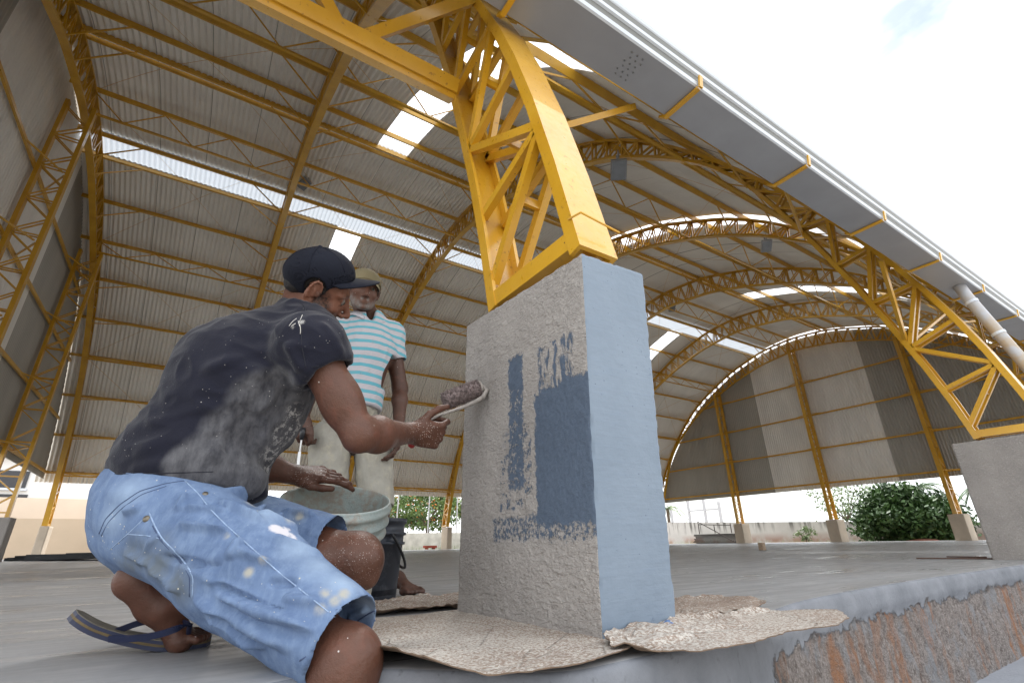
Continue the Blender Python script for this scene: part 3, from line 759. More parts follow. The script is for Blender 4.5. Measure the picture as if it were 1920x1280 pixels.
mb.tube(wire, [.0036, .0038, .0050, .0066, .0075, .0075, .008, .006], 12); mb.build('roller_frame', STEEL, roller, True)
mb = MB(); mb.tube([rb_-dr*.004, rb_+dr*.006, rb_+dr*.012], [.021, .024, .018], 20); o = mb.build('end_cap', STEEL, roller, True)
hdir = (px(803, 790, 1.40)-px(768, 836, 1.385)); hdir /= np.linalg.norm(hdir)
mb = MB(); mb.tube([px(768, 838, 1.385)+hdir*t for t in (0, .004, .02, .05, .075, .085)], [.006, .010, .011, .010, .009, .006], 16)
mb.build('roller_handle', simple('red_handle', (.35, .03, .03), .4), roller, True)

# ------------------------------------------------------------------ floodlights hung from the arches
LENS = simple('floodlight_glass', (.30, .32, .34), .15, .3, .1)
def flood(p, face, lab):
    e = empty('floodlight', p); tag(e, lab, 'floodlight', 'floodlights on the arches')
    f = Vector(face).normalized(); rm = np.array(f.to_track_quat('Z', 'X').to_matrix())
    def T(V): return [tuple(rm@np.array(v)+np.array(p)) for v in V]
    mb = MB(); mb.box((-.17, -.13, -.05), (.17, .13, .05)); mb.box((-.10, -.07, -.12), (.10, .07, -.05)); mb.V = T(mb.V); bevel(mb.build('housing', GREYM, e), .012)
    mb = MB(); mb.box((-.15, -.11, .052), (.15, .11, .058)); mb.V = T(mb.V); mb.build('glass', LENS, e)
    mb = MB(); q = np.array(p); up = np.array([0, 0, 1.])
    a1, a2 = T([(-.19, 0, -.02)])[0], T([(.19, 0, -.02)])[0]
    mb.tube([a1, np.array(a1)+up*.16, np.array(a2)+up*.16, a2], .012, 6); mb.tube([(np.array(a1)+np.array(a2))/2+up*.16, q+up*.30], .02, 6)
    mb.build('mounting_yoke', GREYM, e); return e
for (x, y, d, face, lab) in ((1160, 318, 8.2, (-.4, -.5, -1), 'floodlight under the arch just right of the front truss leg'),
                             (1437, 461, 13.2, (-.5, -.5, -1), 'floodlight under the second arch right of the front truss'),
                             (570, 345, 13.9, (.3, -.5, -1), 'small floodlight on the left above the cap of the squatting man'),
                             (868, 441, 17.0, (.2, -.6, -1), 'small floodlight just left of the front truss leg'),
                             (1260, 577, 20.5, (-.4, -.6, -1), 'small floodlight just right of the top of the blue plinth face'),
                             (1378, 612, 25.5, (-.4, -.6, -1), 'farthest floodlight on the arch before the back gable')):
    flood(tuple(px(x, y, d)), face, lab)

# ------------------------------------------------------------------ background
def m_wall():
    b = NB('stained_render_wall', .85)
    n = b.noise(.8, 6); st = b.noise(3.2, 5, vec=b.mapc((1, 1, .12))); z = b.xyz(2)
    c = b.mix(b.ramp(n, .3, .7), (.42, .40, .385), (.55, .53, .51))
    c = b.mix(b.math('MULTIPLY', b.ramp(st, .5, .62), b.ramp(z, .45, 1.0)), c, (.16, .15, .14))
    c = b.mix(b.math('MULTIPLY', b.ramp(n, .42, .55), b.ramp(z, .55, .1)), c, (.34, .22, .18)); b.color(c); return b.m
WALLM = m_wall()
V = []; F = []
for k, (y, zt) in enumerate(((30, 1.5), (25, 1.43), (14, 1.03), (7, .72), (-8, .5))):
    for xx in (30, 30.16): V += [(xx, y, -.52), (xx, y, zt)]
for k in range(4):
    a = k*4; b_ = a+4
    F += [(a, b_, b_+1, a+1), (a+3, b_+3, b_+2, a+2), (a+1, b_+1, b_+3, a+3)]
tag(mesh_obj('boundary_wall', V, F, WALLM), 'low stained grey boundary wall running behind the back gable and the bush', 'wall')
mb = MB()
for y in np.arange(-6, 29, 2.6): mb.box((29.93, y-.06, -.4), (29.995, y+.06, np.interp(y, [-8, 7, 14, 25, 30], [.5, .72, 1.03, 1.43, 1.5])-.02))
o = mb.build('wall_rib', WALLM, bpy.data.objects['boundary_wall']) if False else None
WW = simple('peeling_white_wall', (.60, .58, .55), .85, 0, .2, 3)
mb = MB(); mb.box((5.5, 24.6, -.52), (22, 24.8, .78)); tag(mb.build('boundary_wall', WW), 'peeling white boundary wall left of the big plinth beyond the far side of the court', 'wall')
tan = simple('tan_render', (.50, .40, .30), .85, 0, .06, 1); crm = simple('cream_render', (.66, .56, .46), .85, 0, .05, 1)
mb = MB(); mb.box((-16, 24.4, -.52), (3.5, 24.6, 1.32)); tag(mb.build('boundary_wall', tan), 'plain tan wall behind the hips of the squatting man', 'wall')
mb = MB(); mb.box((-16, 25.6, -.52), (2.6, 25.8, 2.12)); tag(mb.build('boundary_wall', crm), 'sunlit cream wall rising behind the tan wall at the left', 'wall')
hs = empty('house', (-7, 33, 0)); tag(hs, 'pale house with dark window openings at the left edge', 'house')
mb = MB(); mb.box((-22, 33, -.52), (-2.5, 42, 4.6)); mb.build('wall', simple('pale_house_wall', (.70, .70, .70), .8, 0, .04, 1), hs)
DKW = simple('dark_window', (.03, .03, .035), .2, 0, .2)
for (x0, z0, z1) in ((-8.9, 3.1, 3.9), (-8.7, 1.9, 2.8), (-11.4, 3.1, 3.9), (-11.4, 1.9, 2.8)):
    mb = MB(); mb.box((x0, 32.93, z0), (x0+1.5, 32.99, z1)); w0 = mb.build('window', DKW, hs)
    mb = MB(); mb.box((x0-.1, 32.80, z0-.12), (x0+1.6, 32.99, z0-.02)); mb.build('sill', WHITE, w0)
mb = MB(); mb.box((-22.4, 32.5, 4.6), (-2.1, 42.3, 4.85)); mb.build('roof', simple('roof_slab', (.2, .15, .12), .8), hs)
# trees
def m_leaf(name, c, c2):
    b = NB(name, .6); n = b.n('ShaderNodeObjectInfo'); v = b.noise(2.2, 3)
    b.color(b.mix(b.ramp(v, .35, .65), c, c2)); return b.m
BARK = simple('bark', (.10, .075, .055), .9, 0, .3, 12)
def leaves(mb, c, rad, n, size, shell=.55, squash=1.0, clumps=40, drop=.0):
    c = np.array(c, float); rad = np.array(rad, float)
    cc_ = []
    while len(cc_) < clumps:
        v = rng.normal(size=3); v /= np.linalg.norm(v); r_ = rng.uniform(shell, 1)**.6
        if rng.random() < drop: continue
        cc_.append(v*r_)
    for k in range(n):
        q = cc_[rng.integers(len(cc_))]+rng.normal(0, .13, 3); p = c+q*rad
        u = rng.normal(size=3); u /= np.linalg.norm(u); v = np.cross(u, rng.normal(size=3)); v /= np.linalg.norm(v)
        s_ = size*rng.uniform(.6, 1.3)
        mb.add([p-u*s_, p+v*s_*.45, p+u*s_, p-v*s_*.45], [(0, 1, 2, 3)])
def trunk(mb, base, top, r, tips, n=6):
    base = np.array(base, float); top = np.array(top, float)
    mb.tube([base, base*.5+top*.5+rng.normal(0, .05, 3), top], [r, r*.8, r*.6], 10)
    for t in tips: 
        t = np.array(t, float); m = (top+t)/2+rng.normal(0, .12, 3); mb.tube([top-(top-base)*.15, m, t], [r*.5, r*.32, r*.1], 7)
def tree(name, base, ctr, rad, n, size, m, lab, cat='tree', tips=9, tr=.12, **k):
    e = empty(name, base); tag(e, lab, cat)
    mb = MB(); leaves(mb, ctr, rad, n, size, **k); mb.build('crown', m, e)
    mb = MB(); c = np.array(ctr, float); r_ = np.array(rad, float)
    tp = [c+np.array([math.cos(a), math.sin(a), rng.uniform(-.3, .8)])*r_*.75 for a in np.linspace(0, 6.28, tips, endpoint=False)]
    trunk(mb, base, c-np.array([0, 0, r_[2]*.55]), tr, tp); mb.build('trunk', BARK, e); return e
G1 = m_leaf('dark_leaves', (.018, .05, .012), (.06, .13, .028)); G2 = m_leaf('pale_leaves', (.14, .20, .09), (.24, .30, .16)); G3 = m_leaf('flame_tree_leaves', (.05, .11, .03), (.14, .20, .05))
ORG = simple('orange_blossom', (.65, .20, .05), .7)
tree('bush', (28, 9.4, -.5), (28, 9.45, 1.05), (1.8, 2.15, 1.45), 15000, .13, G1, 'big dense dark green bush in front of the boundary wall under the back gable', 'bush', clumps=120, shell=.3, tr=.16)
tree('shrub_tree', (32.5, 14.2, -.5), (32.5, 14.0, 2.2), (1.5, 1.9, 1.6), 1500, .09, G2, 'sparse pale leaved tree behind the wall left of the dark bush', clumps=45, shell=.2, tr=.07)
tree('shrub', (28.6, 14.6, -.5), (28.6, 14.6, .45), (.5, .55, .45), 500, .07, G2, 'small pale shrub beside the middle cream plinth against the wall', 'shrub', clumps=18, shell=.2, tr=.03)
ft = tree('flame_tree', (12.4, 29, -.5), (12.2, 29, 2.25), (2.8, 2.2, 1.25), 6500, .12, G3, 'spreading tree with orange blossom seen between the standing man and the big plinth', clumps=75, shell=.35, tr=.16)
mb = MB(); leaves(mb, (12.2, 29, 2.45), (2.8, 2.2, 1.15), 420, .075, shell=.8, clumps=60); mb.build('blossom', ORG, ft)
def palm(base, h, lab, m, nf=13, fl=2.0):
    e = empty('palm_tree', base); tag(e, lab, 'palm tree'); b0_ = np.array(base, float); top = b0_+np.array([0, 0, h])
    mb = MB(); mb.tube([b0_, b0_+np.array([.1, .05, h*.5]), top], [.16, .13, .12], 10); mb.build('trunk', BARK, e)
    mb = MB()
    for k in range(nf):
        a = k*6.283/nf+rng.uniform(-.2, .2); el = rng.uniform(.1, 1.0); pts = []
        for t in np.linspace(0, 1, 9): pts.append(top+np.array([math.cos(a)*t*fl*math.cos(el*.5), math.sin(a)*t*fl*math.cos(el*.5), el*t*fl*.9-1.35*t*t*fl*.9]))
        mb.tube(pts, [.02]*8+[.005], 4)
        for i in range(1, 40):
            t = i/40; p = np.array([np.interp(t, np.linspace(0, 1, 9), [q[j] for q in pts]) for j in range(3)])
            side = np.array([-math.sin(a), math.cos(a), 0])
            for sg in (-1, 1):
                q = p+side*sg*.34*math.sin(math.pi*min(1, t*.9+.12))+np.array([math.cos(a)*.1, math.sin(a)*.1, -.16])
                mb.add([p, p+np.array([math.cos(a), math.sin(a), 0])*.035, q], [(0, 1, 2)])
    mb.build('fronds', m, e)
palm((33, 10.2, -.5), 3.1, 'palm tree with drooping fronds rising behind the dark bush', G1)
palm((31.5, 7.0, -.5), 2.7, 'palm tree seen between the back gable column and the right hand plinth', G1, 12, 1.7)
palm((34, 28.5, -.5), 3.2, 'palm frond crown just right of the blue plinth face', G3, 10, 1.8)
# grass and dirt heaps
GR = simple('grass', (.16, .24, .05), .8, 0, .3, 3)
mb = MB()
for (cx, cy, sx, sy, n) in ((26.8, 21, 1.6, 2.2, 1500), (27.8, 14, .8, 7, 600), (11, 23.2, 3.5, .8, 1200)):
    for k in range(n):
        p = np.array([cx+rng.normal()*sx*.5, cy+rng.normal()*sy*.5, -.50]); h = rng.uniform(.3, .75); 
        q = p+np.array([rng.normal()*.12, rng.normal()*.12, h]); mb.add([p+[.02, .02, 0], p-[.02, .02, 0], q], [(0, 1, 2)])
tag(mb.build('grass', GR), kind='stuff')
RED = simple('red_soil', (.28, .10, .06), .95, 0, .3, 4, .6, .03, 12)
mb = MB(); mb.lathe([(0, .45), (.5, .4), (1.0, .22), (1.7, -.1)], (26.6, 8.6, -.4), 28); o = mb.build('dirt_pile', RED, None, True)
tag(o, 'low heap of red earth beside the bush behind the slab', 'dirt pile')
for v in o.data.vertices: v.co.z += .1*mn.noise(v.co*3); v.co.x += .15*mn.noise(v.co*2)
# stack of dark boards with a steel frame leaning on it
BRD = simple('dark_boards', (.022, .020, .018), .8, 0, .6, 10)
c0 = on(1310, 1024, 0, 24.6); c1 = on(1388, 1022, 0, 24.6)
mb = MB()
for k in range(9):
    for j in range(3):
        z = .0+k*.055; y0 = min(c0[1], c1[1])+rng.uniform(-.1, .1); y1 = max(c0[1], c1[1])+rng.uniform(-.12, .12)
        x = 24.3+j*.26+rng.uniform(-.03, .03); mb.box((x, y0, z-.40), (x+.24, y1, z-.40+.042))
c0z = c0[2]
for i, v in enumerate(mb.V): mb.V[i] = (v[0], v[1], v[2]+.40)
o = mb.build('board_stack', BRD); tag(o, 'dark stack of boards lying beside the cream plinth at the back', 'board stack')
mb = MB(); ya, yb = min(c0[1], c1[1])+.1, max(c0[1], c1[1])-.5
for (a, b_) in (((24.2, ya, .5), (24.2, ya, 1.0)), ((24.2, ya, .9), (24.2, yb, 1.0)), ((24.2, yb, 1.15), (24.0, ya-.35, .0)), ((24.2, yb, .5), (24.2, yb, 1.2)), ((24.2, (ya+yb)/2, .5), (24.2, (ya+yb)/2, .95))): mb.tube([a, b_], .022, 6)
tag(mb.build('scaffold_frame', simple('rusty_steel', (.06, .045, .04), .7)), 'thin rusty steel frame propped on the stack of dark boards', 'steel frame')
mb = MB()
for k, (a, b_) in enumerate((((0, 0, 0), (0, 0, .14)),)): pass
q = on(1430, 1031, 2, 0); mb.box((q[0]-.045, q[1]-.045, .0), (q[0]+.045, q[1]+.045, .125)); o = mb.build('wood_block', simple('raw_wood', (.35, .26, .18), .8, 0, .3, 40))
bevel(o, .006); tag(o, 'small upright wooden block standing alone on the court floor', 'wood block')
ROD = simple('rusty_rod', (.10, .055, .04), .8)
for (a, b_, lab) in (((1718, 1046), (1925, 1047), 'long thin rusty bar lying on the slab before the right hand plinth'), ((1775, 1043), (1850, 1044), 'short rusty bar lying behind the long one by the right hand plinth')):
    p, q = on(*a, 2, .006), on(*b_, 2, .006); mb = MB(); mb.tube([p, q], .0055, 8); tag(mb.build('steel_bar', ROD), lab, 'steel bar', 'rusty bars on the slab')
mb = MB()
for k in range(26):
    p = on(66+k*7+rng.uniform(-6, 6), 1050-k*.05, 2, 0); h = rng.uniform(.03, .16)
    mb.box((p[0]-.5, p[1]-.3+rng.uniform(-.2, .2), .002+k*.002), (p[0]+.6, p[1]+.1+rng.uniform(0, .4), h))
tag(mb.build('tarpaulin', simple('black_sheeting', (.012, .013, .016), .5)), 'folded black sheeting lying along the far edge of the floor at the left', 'tarpaulin')
# lattice posts behind the wall, thin net poles beyond the far side
mb = MB(); CONC = simple('grey_posts', (.40, .40, .42), .8)
mb2 = []
p = [on(x, y, 0, 44) for x, y in ((1258, 955), (1289, 940), (1318, 935), (1347, 942))]
for k, q in enumerate(p): mb.bar((44, q[1], -.5), (44, q[1], q[2]+.1), .22, .22)
for a, b_ in ((1, 2), (2, 3)): mb.bar((44, p[a][1], 3.0), (44, p[b_][1], 3.0), .2, .16)
tag(mb.build('post_frame', CONC), 'grey post and beam frame standing beyond the boundary wall right of the blue face', 'post frame')
for x, lab in ((744, 'thin pole between the standing man and the flame tree'), (803, 'thin pole in front of the middle of the flame tree'), (856, 'thin pole at the left edge of the big plinth')):
    q = on(x, 960, 1, 24.9); mb = MB(); mb.tube([(q[0], 24.9, -.5), (q[0]+.05, 24.9, 3.2)], .035, 8); tag(mb.build('net_pole', CONC), lab, 'pole', 'thin poles beyond the far side')
q = on(806, 1030, 1, 22.6); mb = MB(); z0 = -.4
mb.box((q[0]-.28, 22.4, .06), (q[0]+.28, 22.8, .16))
for sx in (-.2, .16): mb.box((q[0]+sx, 22.45, -.5), (q[0]+sx+.06, 22.75, .06))
tag(mb.build('bench', simple('red_bench', (.30, .05, .03), .7)), 'small red bench on the grass before the white wall', 'bench')

# ================================================================== people: smooth implicit bodies meshed with surface nets
nv = nv_
class SDF:
    def __init__(s, vox): s.p = []; s.vox = vox
    def add(s, f, lo, hi, k=.02, op='u'): s.p.append((f, np.array(lo, float), np.array(hi, float), k, op)); return s
    def cone(s, a, b, ra, rb, k=.02, op='u', flat=None, ff=1.0):
        a = np.array(a, float); b = np.array(b, float); ba = b-a; L2 = ba@ba+1e-12; m = max(ra, rb)
        fl = nv(flat) if flat is not None else None
        def f(P):
            t = np.clip(((P-a)@ba)/L2, 0, 1); q = P-a-t[..., None]*ba
            if fl is not None:
                c = q@fl; q = q+fl*(c*(1/ff-1))[..., None]
            d = np.sqrt((q*q).sum(-1))-(ra+(rb-ra)*t)
            return d*(ff if fl is not None and ff < 1 else 1) if False else d
        return s.add(f, np.minimum(a, b)-m, np.maximum(a, b)+m, k, op)
    def chain(s, pts, rs, k=.02, **kw):
        for i in range(len(pts)-1): s.cone(pts[i], pts[i+1], rs[i], rs[i+1], k, **kw)
        return s
    def ell(s, c, r, X=None, Z=None, k=.02, op='u'):
        c = np.array(c, float); r = np.array(r, float)
        if X is None: M_ = np.eye(3)
        else:
            x = nv(X); z = np.array(Z, float); z = nv(z-x*(z@x)); M_ = np.stack([x, np.cross(z, x), z], 1)
        def f(P):
            q = (P-c)@M_; k0 = np.sqrt(((q/r)**2).sum(-1)); k1 = np.sqrt(((q/(r*r))**2).sum(-1))+1e-9
            return k0*(k0-1)/k1
        m = np.abs(M_)@r
        return s.add(f, c-m, c+m, k, op)
    def plane_cut(s, p, n, lo, hi, k=.004):       # removes the side n points to, within a box
        p = np.array(p, float); n = nv(n)
        return s.add(lambda P: -((P-p)@n), lo, hi, k, 's')
    def mesh(s):
        v = s.vox; us = [p for p in s.p if p[4] == 'u']
        lo = np.min([p[1] for p in us], 0)-4*v-.02; hi = np.max([p[2] for p in us], 0)+4*v+.02
        n = np.ceil((hi-lo)/v).astype(int)+1; D = np.full(n, .08, np.float32)
        ax = [lo[i]+np.arange(n[i])*v for i in range(3)]
        for f, a, b, k, op in s.p:
            pad = k+3*v+.01
            i0 = np.clip(np.floor((a-pad-lo)/v).astype(int), 0, n-1); i1 = np.clip(np.ceil((b+pad-lo)/v).astype(int)+1, 1, n)
            if (i1 <= i0).any(): continue
            sl = tuple(slice(i0[i], i1[i]) for i in range(3))
            P = np.stack(np.meshgrid(*[ax[i][sl[i]] for i in range(3)], indexing='ij'), -1)
            d = f(P).astype(np.float32); A = D[sl]
            if op == 'u':
                h = np.clip(.5+.5*(A-d)/k, 0, 1); D[sl] = A*(1-h)+d*h-k*h*(1-h)
            else:
                d = -d; h = np.clip(.5-.5*(A-d)/k, 0, 1); D[sl] = A*(1-h)+d*h+k*h*(1-h)
        I = D < 0
        c = [I[x:n[0]-1+x, y:n[1]-1+y, z:n[2]-1+z] for x in (0, 1) for y in (0, 1) for z in (0, 1)]
        anyi = np.logical_or.reduce(c); alli = np.logical_and.reduce(c); act = anyi & ~alli
        ijk = np.argwhere(act); idm = np.full(act.shape, -1, np.int64); idm[act] = np.arange(len(ijk))
        acc = np.zeros((len(ijk), 3)); cnt = np.zeros(len(ijk))
        cor = [(x, y, z) for x in (0, 1) for y in (0, 1) for z in (0, 1)]
        for a in cor:
            for ax_ in range(3):
                if a[ax_]: continue
                b = list(a); b[ax_] = 1
                da = D[ijk[:, 0]+a[0], ijk[:, 1]+a[1], ijk[:, 2]+a[2]]; db = D[ijk[:, 0]+b[0], ijk[:, 1]+b[1], ijk[:, 2]+b[2]]
                m = (da < 0) != (db < 0); t = np.where(m, da/np.where(m, da-db, 1), 0)
                p = np.tile(np.array(a, float), (len(ijk), 1)); p[:, ax_] = t; acc[m] += p[m]; cnt[m] += 1
        V = lo+(ijk+acc/cnt[:, None])*v
        F = []
        for ax_ in range(3):
            sl0 = [slice(0, n[i]) for i in range(3)]; sl1 = list(sl0); sl0[ax_] = slice(0, n[ax_]-1); sl1[ax_] = slice(1, n[ax_])
            A = I[tuple(sl0)]; B = I[tuple(sl1)]; e = np.argwhere(A != B); o1, o2 = (ax_+1) % 3, (ax_+2) % 3
            ok = (e[:, o1] > 0) & (e[:, o2] > 0) & (e[:, o1] < n[o1]-1) & (e[:, o2] < n[o2]-1); e = e[ok]
            inn = A[e[:, 0], e[:, 1], e[:, 2]]
            def g(d1, d2):
                q = e.copy(); q[:, o1] -= d1; q[:, o2] -= d2; return idm[q[:, 0], q[:, 1], q[:, 2]]
            Q = np.stack([g(1, 1), g(0, 1), g(0, 0), g(1, 0)], 1); Q[~inn] = Q[~inn][:, ::-1]; F.append(Q)
        F = np.concatenate(F); F = F[(F >= 0).all(1)]
        return V, F
def relax(V, F, it=1, lam=.5):
    E_ = np.concatenate([F[:, [0, 1]], F[:, [1, 2]], F[:, [2, 3]], F[:, [3, 0]]])
    for _ in range(it):
        S_ = np.zeros_like(V); C_ = np.zeros(len(V))
        for a, b in ((0, 1), (1, 0)):
            np.add.at(S_, E_[:, a], V[E_[:, b]]); np.add.at(C_, E_[:, a], 1)
        V = V*(1-lam)+lam*S_/C_[:, None]
    return V
def normals(V, F):
    N = np.zeros_like(V); fn = np.cross(V[F[:, 2]]-V[F[:, 0]], V[F[:, 3]]-V[F[:, 1]])
    for i in range(4): np.add.at(N, F[:, i], fn)
    return N/(np.linalg.norm(N, axis=1)[:, None]+1e-12)
def fast_obj(name, V, F, mat, parent):
    me = bpy.data.meshes.new(name); me.vertices.add(len(V)); me.vertices.foreach_set('co', V.astype(np.float32).ravel())
    k = F.shape[1]; me.loops.add(F.size); me.loops.foreach_set('vertex_index', F.astype(np.int32).ravel())
    me.polygons.add(len(F)); me.polygons.foreach_set('loop_start', np.arange(0, F.size, k, dtype=np.int32)); me.update(calc_edges=True)
    me.polygons.foreach_set('use_smooth', [True]*len(F)); me.materials.append(mat)
    o = bpy.data.objects.new(name, me); COL.objects.link(o)
    if parent: o.parent = parent; o.matrix_parent_inverse = Matrix.Translation(-parent.location) if parent.type == 'EMPTY' else Matrix.Identity(4)
    return o
def fold(V, N, lines, amp=1.0):
    """cloth folds: each (p, q, width, height): a soft ridge along segment p-q"""
    V = V.copy()
    for p, q, w_, h_ in lines:
        p = np.array(p, float); q = np.array(q, float); d = q-p; L2 = d@d
        t = np.clip(((V-p)@d)/L2, 0, 1); r = np.linalg.norm(V-p-t[:, None]*d, axis=1)
        g = np.exp(-(r/w_)**2)*np.clip(np.minimum(t, 1-t)*5, 0, 1); V += N*(g*h_*amp)[:, None]
    return V
def wnoise(V, N, sc, amp, stretch=(1, 1, 1), seed=0, ridged=False):
    s_ = np.array(stretch)*sc; out = np.empty(len(V))
    for i, v in enumerate(V*s_):
        x = mn.noise(Vector((v[0]+seed, v[1], v[2]))); out[i] = (1-abs(x)*2.2) if ridged else x
    return V+N*(out*amp)[:, None]
def smear(o, name, spots, soft=.4):
    """float attribute: soft spots given as (point, radius, value)"""
    me = o.data; n = len(me.vertices); co = np.empty(n*3, np.float32); me.vertices.foreach_get('co', co); co = co.reshape(-1, 3); val = np.zeros(n)
    for p, r_, v in spots:
        d = np.linalg.norm(co-np.array(p), axis=1)/r_; val = np.maximum(val, v*np.clip((1-d)/soft, 0, 1))
    a = me.attributes.new(name, 'FLOAT', 'POINT'); a.data.foreach_set('value', val.astype(np.float32))
def hit(o, x, y):
    if '_bvh' not in hit.__dict__: hit._bvh = {}
    if o.name not in hit._bvh:
        me = o.data; hit._bvh[o.name] = BVHTree.FromPolygons([v.co.copy() for v in me.vertices], [tuple(p.vertices) for p in me.polygons])
    d = Vector(px(x, y, 1.0)-CP).normalized(); r = hit._bvh[o.name].ray_cast(Vector(CP), d)
    return None if r[0] is None else (np.array(r[0]), np.array(r[1]))
def seam(name, o, pts, r, mat, out=.0, n=6, step=6):
    P = []
    for (x0, y0), (x1, y1) in zip(pts[:-1], pts[1:]):
        m = max(1, int(math.hypot(x1-x0, y1-y0)/step))
        for k in range(m): P.append((x0+(x1-x0)*k/m, y0+(y1-y0)*k/m))
    P.append(pts[-1]); Q = []
    for x, y in P:
        h_ = hit(o, x, y)
        if h_ is None: continue
        nn = h_[1]
        if nn@(CP-h_[0]) < 0: nn = -nn
        Q.append(h_[0]+nn*out)
    if len(Q) < 2: return None
    Q = np.array(Q)
    for _ in range(2): Q[1:-1] = .25*Q[:-2]+.5*Q[1:-1]+.25*Q[2:]
    mb = MB(); mb.tube(list(Q), r, n); return mb.build(name, mat, o, True)

def hand(B, w, d, n, s, size, curls, thumb, rr=.0088, spread=.06, tk=.008):
    """w wrist, d towards the knuckles, n back-of-hand normal, s towards the thumb side; curls: per finger 3 bend angles"""
    d = nv(d); n = nv(n-d*(n@d)); s_ = np.cross(d, n); s_ = s_ if s_@np.array(s) > 0 else -s_
    sz = size; kn = w+d*.088*sz
    B.cone(w-d*.01, w+d*.03*sz, .025*sz, .027*sz, .02, flat=n, ff=.72)
    for off, l_ in ((.028, .084), (.010, .088), (-.010, .085), (-.029, .078)):
        B.cone(w+d*.02*sz+s_*off*.55*sz, w+d*l_*sz+s_*off*sz, .0150*sz, .0115*sz, .008)
    B.ell(w+d*.045*sz-n*.006*sz, (.045*sz, .037*sz, .0165*sz), d, n, .014)
    ln = ((.042, .026, .021), (.046, .029, .022), (.042, .027, .021), (.033, .021, .019))
    for f in range(4):
        off = (.029, .0098, -.0098, -.029)[f]; p = w+d*(.084, .089, .086, .078)[f]*sz+s_*off*sz-n*.001; ang = 0
        dd = nv(d+s_*spread*(1.5-f))
        for j in range(3):
            ang += curls[f][j]; v = dd*math.cos(ang)-n*math.sin(ang); q = p+v*ln[f][j]*sz
            r_ = (rr*1.06, rr*.98, rr*.88, rr*.76); B.cone(p, q, r_[j]*sz, r_[j+1]*sz, .0035)
            B.ell(p+n*math.cos(ang)*(.004 if j == 0 else .0018), (.0105*sz, .0092*sz, .0098*sz), d, n, .003); p = q
    # thumb leaves the side of the palm near its base
    a, b, c_ = thumb
    t0 = w+d*.022*sz+s_*.022*sz-n*.008*sz; B.cone(w+d*.01*sz+s_*.008*sz-n*.006*sz, t0+nv(a)*.012*sz, .017*sz, .0145*sz, .014)
    p = t0; 
    for v, l_, r1, r2 in ((a, .040, .0135, .0108), (b, .033, .0105, .0100), (c_, .026, .0100, .0080)):
        q = p+nv(v)*l_*sz; B.cone(p, q, r1*sz, r2*sz, .004); p = q
    return s_
def head(B, c, F_, U_, sc=1.0, nose=1.0):
    """c at ear height between the ears; returns a local->world function"""
    F_ = nv(F_); U_ = nv(np.array(U_)-F_*(np.array(U_)@F_)); Lf = np.cross(U_, F_)
    def T(x, y, z): return c+(F_*x+Lf*y+U_*z)*sc
    def E(x, y, z, r, k=.012, op='u'): B.ell(T(x, y, z), np.array(r)*sc, F_, U_, k, op)
    E(-.012, 0, .030, (.091, .073, .075), .02)          # cranium
    E(.030, 0, -.020, (.062, .060, .072), .025)         # face mass
    E(.040, 0, -.075, (.042, .044, .034), .022)         # jaw
    E(.073, 0, -.098, (.019, .021, .015), .014)         # chin
    for y in (-1, 1):
        B.cone(T(-.005, y*.058, -.035), T(.055, y*.030, -.090), .016*sc, .014*sc, .02)   # jaw line
        E(.055, y*.042, -.028, (.022, .020, .018), .014)                               # cheek bone
        B.cone(T(.078, y*.012, .022), T(.064, y*.050, .018), .0085*sc, .008*sc, .010)      # brow
        E(.083, y*.031, .001, (.013, .017, .0115), .008, 's')                           # socket
        E(.070, y*.031, .000, (.0125, .0135, .0125), .003)                             # eyeball
        B.cone(T(.079, y*.019, .007), T(.074, y*.045, .004), .0042*sc, .0036*sc, .003)       # lids
        B.cone(T(.079, y*.019, -.008), T(.073, y*.044, -.007), .0038*sc, .0034*sc, .003)
        # ear
        B.ell(T(-.008, y*.078, -.004), np.array((.019, .0065, .033))*sc, F_*.93+U_*-.25+Lf*(-y*.28), U_, .006)
        B.ell(T(-.003, y*.0905, .002), np.array((.0115, .0085, .020))*sc, F_*.95+U_*-.2+Lf*(-y*.28), U_, .003, 's')
        a = np.linspace(-.9, 3.6, 9); hp = [T(-.008-math.cos(t)*.016*1.0+.004, y*(.0835+.0055*math.cos(t)), .002+math.sin(t)*.029) for t in a]
        B.chain(hp, [.0036*sc]*9, .0025)
        B.cone(T(-.006, y*.085, .006), T(-.001, y*.084, -.014), .0028*sc, .0034*sc, .003)
        B.cone(T(.008, y*.078, -.004), T(.007, y*.078, -.010), .0048*sc, .004*sc, .003)    # tragus
        E(-.002, y*.080, -.032, (.0065, .0045, .008), .004)                            # lobe
        E(.094*nose, y*.0135, -.043, (.0095, .008, .0075), .005)                          # wing of the nose
        E(.100*nose, y*.0065, -.0510, (.004, .0028, .0035), .002, 's')                     # nostril
    B.cone(T(.082, 0, .012), T(.108*nose, 0, -.034), .0075*sc, .0095*sc, .010)
    E(.107*nose, 0, -.039, (.0105, .0095, .0085), .006)
    B.cone(T(.084, -.020, -.069), T(.084, .020, -.069), .0055*sc, .0055*sc, .008)
    B.cone(T(.090, -.010, -.067), T(.090, .010, -.067), .0048*sc, .0048*sc, .006)
    B.cone(T(.086, -.013, -.078), T(.086, .013, -.078), .0058*sc, .0058*sc, .006)
    B.cone(T(.094, -.019, -.0725), T(.094, .019, -.0725), .0016, .0016, .002, 's')
    return T

